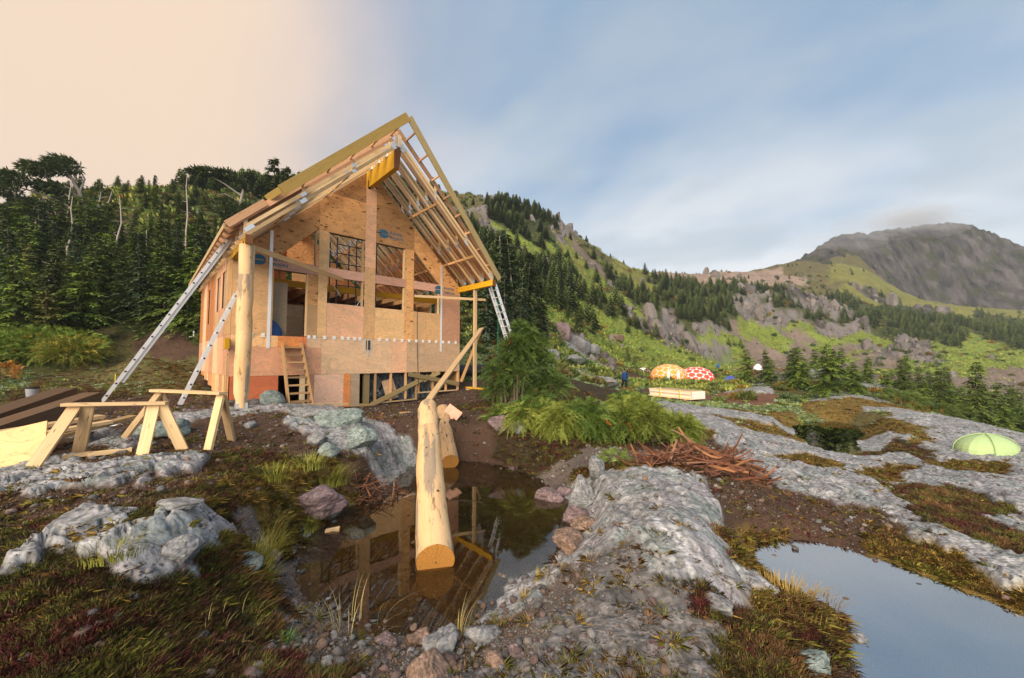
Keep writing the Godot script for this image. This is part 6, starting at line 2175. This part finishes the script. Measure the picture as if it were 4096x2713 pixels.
	var pair := [[-25.2, -40.0, 1.5, "ragged conifer left of the three on the skyline above the roof edge"], [-24.0, -40.5, 1.42, "middle ragged conifer of the three on the skyline above the roof edge"], [-23.0, -41.0, 1.25, "ragged conifer nearest the roof edge on the skyline"]]
	for a in pair:
		tree_thing("ragged_conifer", kinds[4], a[3], "ragged conifers above the roof edge", on_ground(a[0], a[1]), rng.randf_range(-0.4, 0.4), a[2], M.trunk, 0.9)
	# dead snags
	var snags := [[-30.3, -26.0, 5.4, "crooked bleached snag in the middle of the left stand"], [-27.4, -26.2, 5.8, "straight bleached snag right of the crooked one"], [-25.6, -30.0, 7.0, "slim pale trunk left of the flag shaped tree"], [-36.8, -31.5, 4.6, "thin dead tree right of the big windswept one"], [-26.6, -22.6, 2.8, "short bleached snag low in the left stand"], [-24.9, -26.0, 4.0, "pale bare stem behind the long ladder"], [-33.5, -23.0, 1.8, "leaning bleached snag at the far left"]]
	for a in snags:
		var r := RandomNumberGenerator.new()
		r.seed = int(a[0] * -100)
		var limbs := []
		var p := Vector3(0, -0.3, 0)
		var pts := [p]
		for k in 7:
			p += Vector3(r.randf_range(-0.14, 0.14), a[2] / 6.0, r.randf_range(-0.1, 0.1))
			pts.append(p)
		limbs.append([pts, 0.13, 0.03])
		for k in 6:
			var q: Vector3 = pts[2 + k % 5]
			limbs.append([[q, q + Vector3(r.randf_range(-0.5, 0.3), r.randf_range(0.0, 0.3), 0), q + Vector3(r.randf_range(-0.8, 0.4), r.randf_range(0.0, 0.5), 0)], 0.03, 0.01])
		limb_tree("dead_snag", a[3], on_ground(a[0], a[1]), limbs, [], dk, md, 5, M.snag)
	# juniper and scrub
	var yg := Color(.16, .20, .03)
	var yl := Color(.27, .30, .055)
	var gg := Color(.05, .11, .022)
	var g2 := Color(.10, .17, .03)
	var jl := []
	for k in 26:
		var f := k / 25.0
		var px := lerpf(-2.1, 2.0, f) + rng.randf_range(-0.2, 0.2)
		var top := 0.62 * (1.0 - 0.55 * absf(f - 0.42)) * rng.randf_range(0.55, 1.2)
		var sunny := rng.randf()
		jl.append([Vector3(px, top * 0.75, rng.randf_range(-0.5, 0.75)), Vector3(rng.randf_range(0.3, 0.55), top * 0.75, rng.randf_range(0.3, 0.5)), 300, gg.lerp(yg, sunny), g2.lerp(yl, sunny), rng.randf_range(-0.35, 0.25), rng.randf_range(0.17, 0.27)])
	shrub("juniper_bush", "large feathery yellow green juniper bush right of the pool", on_ground(1.9, -9.1), jl)
	var cl := []
	for k in 17:
		var a := k / 16.0
		var hgt := 2.1 * a
		var wd := 1.05 * (1.0 - a) + 0.18
		cl.append([Vector3(rng.randf_range(-1, 1) * wd + 0.25 * a, hgt * 0.92 + 0.25, rng.randf_range(-0.5, 0.5) * wd), Vector3(rng.randf_range(0.35, 0.6) * (1.15 - 0.6 * a), rng.randf_range(0.22, 0.4), 0.4), 300, dk, g2, rng.randf_range(-0.2, 0.35), rng.randf_range(0.19, 0.3)])
	shrub("conifer_bush", "darker green bushy conifer growing behind the juniper by the hut", on_ground(0.1, -11.3), cl)
	shrub("scrub", "small green shrub between the juniper bush and the person", on_ground(4.7, -15.6), [[Vector3(0, 0.35, 0), Vector3(0.9, 0.4, 0.6), 320, gg, g2, 0.3, 0.3]])
	shrub("scrub", "little bright fern like shrub at the left foot of the big bark heap", on_ground(1.75, -6.75), [[Vector3(0, 0.12, 0), Vector3(0.28, 0.18, 0.2), 120, Color(.13, .20, .04), Color(.22, .30, .07), 0.4, 0.16]])
	shrub("heather_bush", "bushy green and yellow scrub at the far left edge below the trees", on_ground(-20.6, -17.0), [[Vector3(0, 0.7, 0), Vector3(2.6, 0.9, 1.4), 2600, Color(.10, .19, .03), Color(.24, .30, .05), 0.4, 0.3], [Vector3(1.9, 0.5, 0.6), Vector3(1.4, 0.6, 1.0), 1200, Color(.10, .19, .03), Color(.34, .28, .05), 0.4, 0.28]])
	shrub("autumn_bush", "orange autumn bush at the far left edge", on_ground(-18.9, -14.3), [[Vector3(0, 0.35, 0), Vector3(0.7, 0.4, 0.5), 260, Color(.22, .10, .02), Color(.48, .20, .03), 0.5, 0.22]])
	shrub("scrub", "dark green scrub along the foot of the stand behind the long ladder", on_ground(-13.2, -24.6), [[Vector3(0, 0.5, 0), Vector3(1.5, 0.6, 1.0), 420, Color(.03, .06, .015), Color(.08, .11, .03), 0.3, 0.34]])
	for k in 9:
		var x := 21.0 + k * 1.15
		var z := -19.5 - 1.2 * sin(k * 1.9) - 0.5 * k
		shrub("scrub", "low green scrub along the edge of the slabs above the green tent", on_ground(x, z - 1.5), [[Vector3(0, 0.35, 0), Vector3(1.3, 0.5, 0.9), 260, Color(.05, .09, .02), Color(.13, .17, .035), 0.3, 0.32]], "scrub along the slab edge")
	# shrubs dotted over the slopes
	var sb := MB.new()
	var r3 := RandomNumberGenerator.new()
	r3.seed = 31
	clump(sb, Vector3(0, 0.3, 0), Vector3(0.7, 0.35, 0.7), 120, 0.45, 0.11, Vector3(0, 0.4, 0), Color(.7, .7, .7), Color(1.3, 1.3, 1.3), r3)
	var sm := sb.done()
	var sbuf := PackedFloat32Array()
	for i in 30000:
		var d := 22.0 * exp(rng.randf() * 2.2)
		var x := rng.randf_range(-1.3, 1.4) * d
		var c := cover_at(x, -d)
		var keep: float = [0, 0, 0, 0.10, 0, 0.12, 0.04, 0.5, 0.16, 0.05, 0.02, 0.14, 0.35, 0, 0.05][c]
		keep *= clampf(0.6 + 2.2 * n_mid.get_noise_2d(x * 0.13 + 40, d * 0.13), 0.0, 1.6)
		if rng.randf() > keep:
			continue
		var v := hut.transform.affine_inverse() * Vector3(x, 0, -d)
		if v.x > -0.6 and v.x < 9.0 and v.z < 1.0 and v.z > -9.5:
			continue
		var g := [Color(.05, .085, .02), Color(.09, .12, .025), Color(.15, .17, .04), Color(.12, .10, .035), Color(.07, .11, .04), Color(.22, .15, .03)][rng.randi() % 6] as Color
		place(sbuf, on_ground(x, -d, -0.05), Basis(Vector3.UP, rng.randf() * TAU), rng.randf_range(0.25, 0.8) * (0.7 + d * 0.006), g * rng.randf_range(0.8, 1.3))
	spread("slope_shrubs", sm, M.leaf, sbuf, "low shrubs dotted over the hill slopes", "shrubs")
	# the far woods, one mass
	var fb := MB.new()
	var r2 := RandomNumberGenerator.new()
	r2.seed = 77
	for k in 11:
		var f := k / 11.0
		for q in 6:
			var an := TAU * (q + 0.5 * (k % 2)) / 6.0 + r2.randf_range(-0.3, 0.3)
			var reach := 0.28 * (1.0 - f) + 0.05
			fb.col = Color(1, 1, 1) * r2.randf_range(0.75, 1.25)
			fb.col.a = 1.0
			fb.leaf(Vector3(0, f * 0.95 + 0.06, 0), Vector3(cos(an) * reach, -0.05, sin(an) * reach), Vector3(-sin(an), 0.25, cos(an)) * (0.06 * (1.0 - f) + 0.02), Vector3(0, -0.05, 0))
	fb.tube([Vector3(0, -0.05, 0), Vector3(0, 1, 0)], [0.02, 0.004], 4, false)
	var fm := fb.done()
	var buf := PackedFloat32Array()
	for i in 26000:
		var d := 52.0 * exp(rng.randf() * 1.65)
		var x := rng.randf_range(-0.9, 1.45) * d
		var c := cover_at(x, -d)
		var keep: float = [0, 0, 0, 0.003, 0, 0.004, 0.002, 0.5, 0.05, 0.01, 0, 0, 0.03, 0, 0.05][c]
		if d > 245.0:
			keep *= 0.35
		if n_mid.get_noise_2d(x * 0.06, d * 0.06) < -0.12:
			keep *= 0.25
		if rng.randf() > keep:
			continue
		var hh := rng.randf_range(1.3, 3.9) * (1.15 if c == 7 else 0.7)
		var g := dk.lerp(md, rng.randf()).lerp(Color(.09, .10, .03), 0.25 * rng.randf())
		place(buf, on_ground(x, -d, -0.1), Basis(Vector3.UP, rng.randf() * TAU).scaled(Vector3(1.25, 1, 1.25)), hh, g * 1.1)
	spread("far_wood", fm, M.leaf, buf, "dark conifer woods scattered over the far slopes", "forest")


# ---- ground cover ----
func tuft(sd: int, n: int, spread_r: float, ln: float, wd: float, lean: float, droop: float) -> ArrayMesh:
	var r := RandomNumberGenerator.new()
	r.seed = sd
	var b := MB.new()
	for k in n:
		var an := r.randf() * TAU
		var o := Vector3(cos(an), 0, sin(an)) * spread_r * sqrt(r.randf())
		var out := Vector3(cos(an), 0, sin(an)) * lean * r.randf()
		var d := (Vector3.UP + out + Vector3(r.randfn(), 0, r.randfn()) * 0.25).normalized() * ln * r.randf_range(0.55, 1.2)
		b.col = Color(1, 1, 1) * r.randf_range(0.65, 1.35)
		b.col.a = 1.0
		b.leaf(o, d, Vector3(-sin(an + r.randfn() * 0.6), 0, cos(an)) * wd, out * ln * 0.4 - Vector3(0, droop * ln, 0))
	return b.done()


func grass_clump(label: String, x: float, z: float, n: int, rad: float, ln: float, lo: Color, hi: Color) -> void:
	var t := thing("grass_tuft", label, "grass", on_ground(x, z, -0.02))
	var r := RandomNumberGenerator.new()
	r.seed = int(absf(x * 977 + z * 131))
	var b := MB.new()
	for k in n:
		var an := r.randf() * TAU
		var o := Vector3(cos(an), 0, sin(an)) * rad * sqrt(r.randf())
		var out := (Vector3(cos(an), 0, sin(an)) + Vector3(0.25, 0, 0.25)) * r.randf_range(0.15, 0.8)
		var l := ln * r.randf_range(0.5, 1.15)
		var side := Vector3(-out.z, 0, out.x).normalized() * 0.003
		b.col = tone(lo, hi, r)
		var last := [o - side, o + side]
		for s in range(1, 6):
			var f := s / 5.0
			var c := o + Vector3(0, l * (f - 0.3 * f * f), 0) + out * l * f * f
			var cur := [c - side * (1.05 - f), c + side * (1.05 - f)]
			b.quad(last[0], last[1], cur[1], cur[0])
			last = cur
	tag(put("blades", b.done(), M.leaf, t), "", "", "", "stuff")


func ground_plants() -> void:
	var sets := [
		# cover shares, tones, mesh, sizes, near, far (metres), tries
		["heather", "dark heather and low shrubs over the foreground", "heather", [0.02, 0, 1.0, 0.25, 0, 0, 0, 0, 0, 0, 0, 0.2, 0.35, 0.006, 0], [Color(.06, .06, .02), Color(.09, .05, .024), Color(.12, .12, .03), Color(.11, .03, .03), Color(.05, .04, .02), Color(.15, .155, .03), Color(.20, .11, .05)], tuft(1, 40, 0.9, 0.8, 0.055, 1.1, 0.0), 0.035, 0.075, 1.3, 17.0, 170000],
		["moss_grass", "yellow brown grass and moss on the turf", "grass", [0.05, 0.012, 0.10, 1.0, 0.02, 0, 0, 0, 0, 0, 0.05, 0.1, 0.3, 0.03, 0], [Color(.34, .22, .05), Color(.46, .32, .08), Color(.24, .18, .045), Color(.30, .28, .055), Color(.20, .11, .04)], tuft(2, 24, 0.9, 1.0, 0.03, 1.8, 0.35), 0.035, 0.08, 1.6, 24.0, 110000],
		["soil_litter", "dry stalks and bark litter on the brown soil", "litter", [1.0, 0.02, 0.3, 0.3, 0.12, 0, 0, 0, 0, 0, 0.3, 0.1, 0.6, 0.03, 0], [Color(.16, .09, .05), Color(.10, .06, .035), Color(.28, .18, .09), Color(.07, .045, .03), Color(.20, .15, .10)], tuft(3, 7, 0.9, 0.5, 0.05, 3.0, 0.25), 0.04, 0.09, 1.3, 20.0, 50000],
		["pale_herbs", "pale mint green herbs on the slopes and shelf", "herbs", [0.01, 0, 0, 0.03, 0, 0.25, 0.03, 0.1, 0, 0, 0.04, 1.0, 0.2, 0, 0.1], [Color(.20, .28, .14), Color(.14, .22, .07), Color(.25, .33, .20), Color(.20, .24, .06)], tuft(4, 26, 0.9, 0.7, 0.15, 1.6, 0.1), 0.12, 0.32, 11.0, 75.0, 34000],
		["meadow_grass", "bright green grass of the meadow slopes", "grass", [0, 0, 0, 0.5, 0, 1.0, 0.08, 0.15, 0, 0.02, 0, 0.3, 0.4, 0, 1.0], [Color(.22, .32, .06), Color(.28, .36, .07), Color(.17, .27, .06), Color(.33, .35, .08), Color(.22, .27, .07)], tuft(5, 12, 0.9, 0.7, 0.16, 0.9, 0.2), 0.28, 0.75, 28.0, 160.0, 40000]]
	for s in sets:
		var buf := PackedFloat32Array()
		var ratio := log(s[9] / s[8])
		for i in int(s[10]):
			var d: float = s[8] * exp(rng.randf() * ratio)
			var x := rng.randf_range(-1.38, 1.38) * (d + 0.6)
			var c := cover_at(x, -d)
			if rng.randf() > s[3][c]:
				continue
			var g := ground_y(x, -d)
			var wet := false
			for p: Pool in pools:
				if g < p.level + 0.015 and p.at(x, -d) < 0.3:
					wet = true
			if wet:
				continue
			var v := hut.transform.affine_inverse() * Vector3(x, 0, -d)
			if v.x > -0.1 and v.x < 8.2 and v.z < 0.1 and v.z > -8.7:
				continue
			var pal: Array = s[4]
			var patch := clampf(0.5 + 0.9 * n_mid.get_noise_2d(x * 1.1, d * 1.1), 0.0, 0.999)
			var tone_i := int(patch * pal.size()) if rng.randf() < 0.6 else rng.randi() % pal.size()
			var col: Color = pal[tone_i] * rng.randf_range(0.75, 1.3)
			var sz: float = rng.randf_range(s[6], s[7]) * (0.75 + 0.5 * patch)
			if s[8] > 10.0:
				sz *= clampf(d / 30.0, 0.45, 1.0)
			place(buf, Vector3(x, g - 0.01, -d), Basis(Vector3.UP, rng.randf() * TAU) * Basis(Vector3.RIGHT, rng.randf_range(-0.3, 0.3)), sz, col)
		spread(s[0], s[5], M.leaf, buf, s[1], s[2])
	var ylo := Color(.20, .24, .035)
	var yhi := Color(.42, .42, .08)
	grass_clump("bright yellow green grass tuft on the bank left of the pool, nearest the hut", -2.75, -5.9, 420, 0.32, 0.34, ylo, yhi)
	grass_clump("yellow green grass tuft beside the cracked plum rock", -2.62, -5.05, 160, 0.16, 0.26, ylo, yhi)
	grass_clump("long yellow grass tuft right of the foreground slabs", -2.45, -3.75, 260, 0.16, 0.36, Color(.24, .24, .04), Color(.46, .40, .08))
	grass_clump("upper grass tuft in the row right of the foreground slabs", -2.55, -4.15, 200, 0.15, 0.34, Color(.24, .24, .04), Color(.44, .40, .09))
	grass_clump("lowest grass tuft in the row right of the foreground slabs", -2.2, -3.45, 140, 0.12, 0.28, ylo, yhi)
	grass_clump("sparse tall straw stalks at the bottom left of the pool", -1.25, -3.1, 46, 0.28, 0.42, Color(.36, .30, .12), Color(.55, .46, .22))
	grass_clump("few curved straw stalks at the near edge of the pool", -0.42, -3.2, 22, 0.10, 0.34, Color(.36, .30, .10), Color(.52, .42, .16))
	grass_clump("small yellow tuft on the rock right of the pool, upper of two", 0.25, -3.72, 70, 0.05, 0.12, Color(.30, .24, .04), Color(.48, .38, .08))
	grass_clump("small yellow tuft on the rock right of the pool, lower of two", 0.12, -3.45, 80, 0.06, 0.11, Color(.30, .22, .04), Color(.46, .34, .07))
	grass_clump("little green leafy tuft in the heather at the bottom", -1.55, -2.75, 90, 0.09, 0.10, Color(.06, .20, .03), Color(.13, .32, .05))
	grass_clump("straw coloured grass lip on the near side of the pond", 2.35, -3.35, 420, 0.34, 0.16, Color(.26, .17, .04), Color(.46, .33, .10))
	grass_clump("yellow green grass fringe along the top of the left bank", -3.15, -5.2, 260, 0.3, 0.26, ylo, yhi)
	grass_clump("pale green grass tuft behind the cracked plum rock", -2.95, -5.75, 220, 0.22, 0.3, Color(.26, .30, .05), Color(.46, .48, .12))
	grass_clump("dry straw tuft between the foreground slabs and the gravel", -2.75, -4.45, 170, 0.2, 0.3, Color(.30, .26, .06), Color(.48, .40, .12))
	grass_clump("olive grass tuft at the left foot of the foreground slabs", -2.75, -2.75, 150, 0.18, 0.16, Color(.16, .18, .03), Color(.30, .30, .06))
	grass_clump("thin straw stalks standing in the heather at the lower left", -1.95, -2.55, 40, 0.3, 0.22, Color(.34, .28, .1), Color(.52, .42, .2))
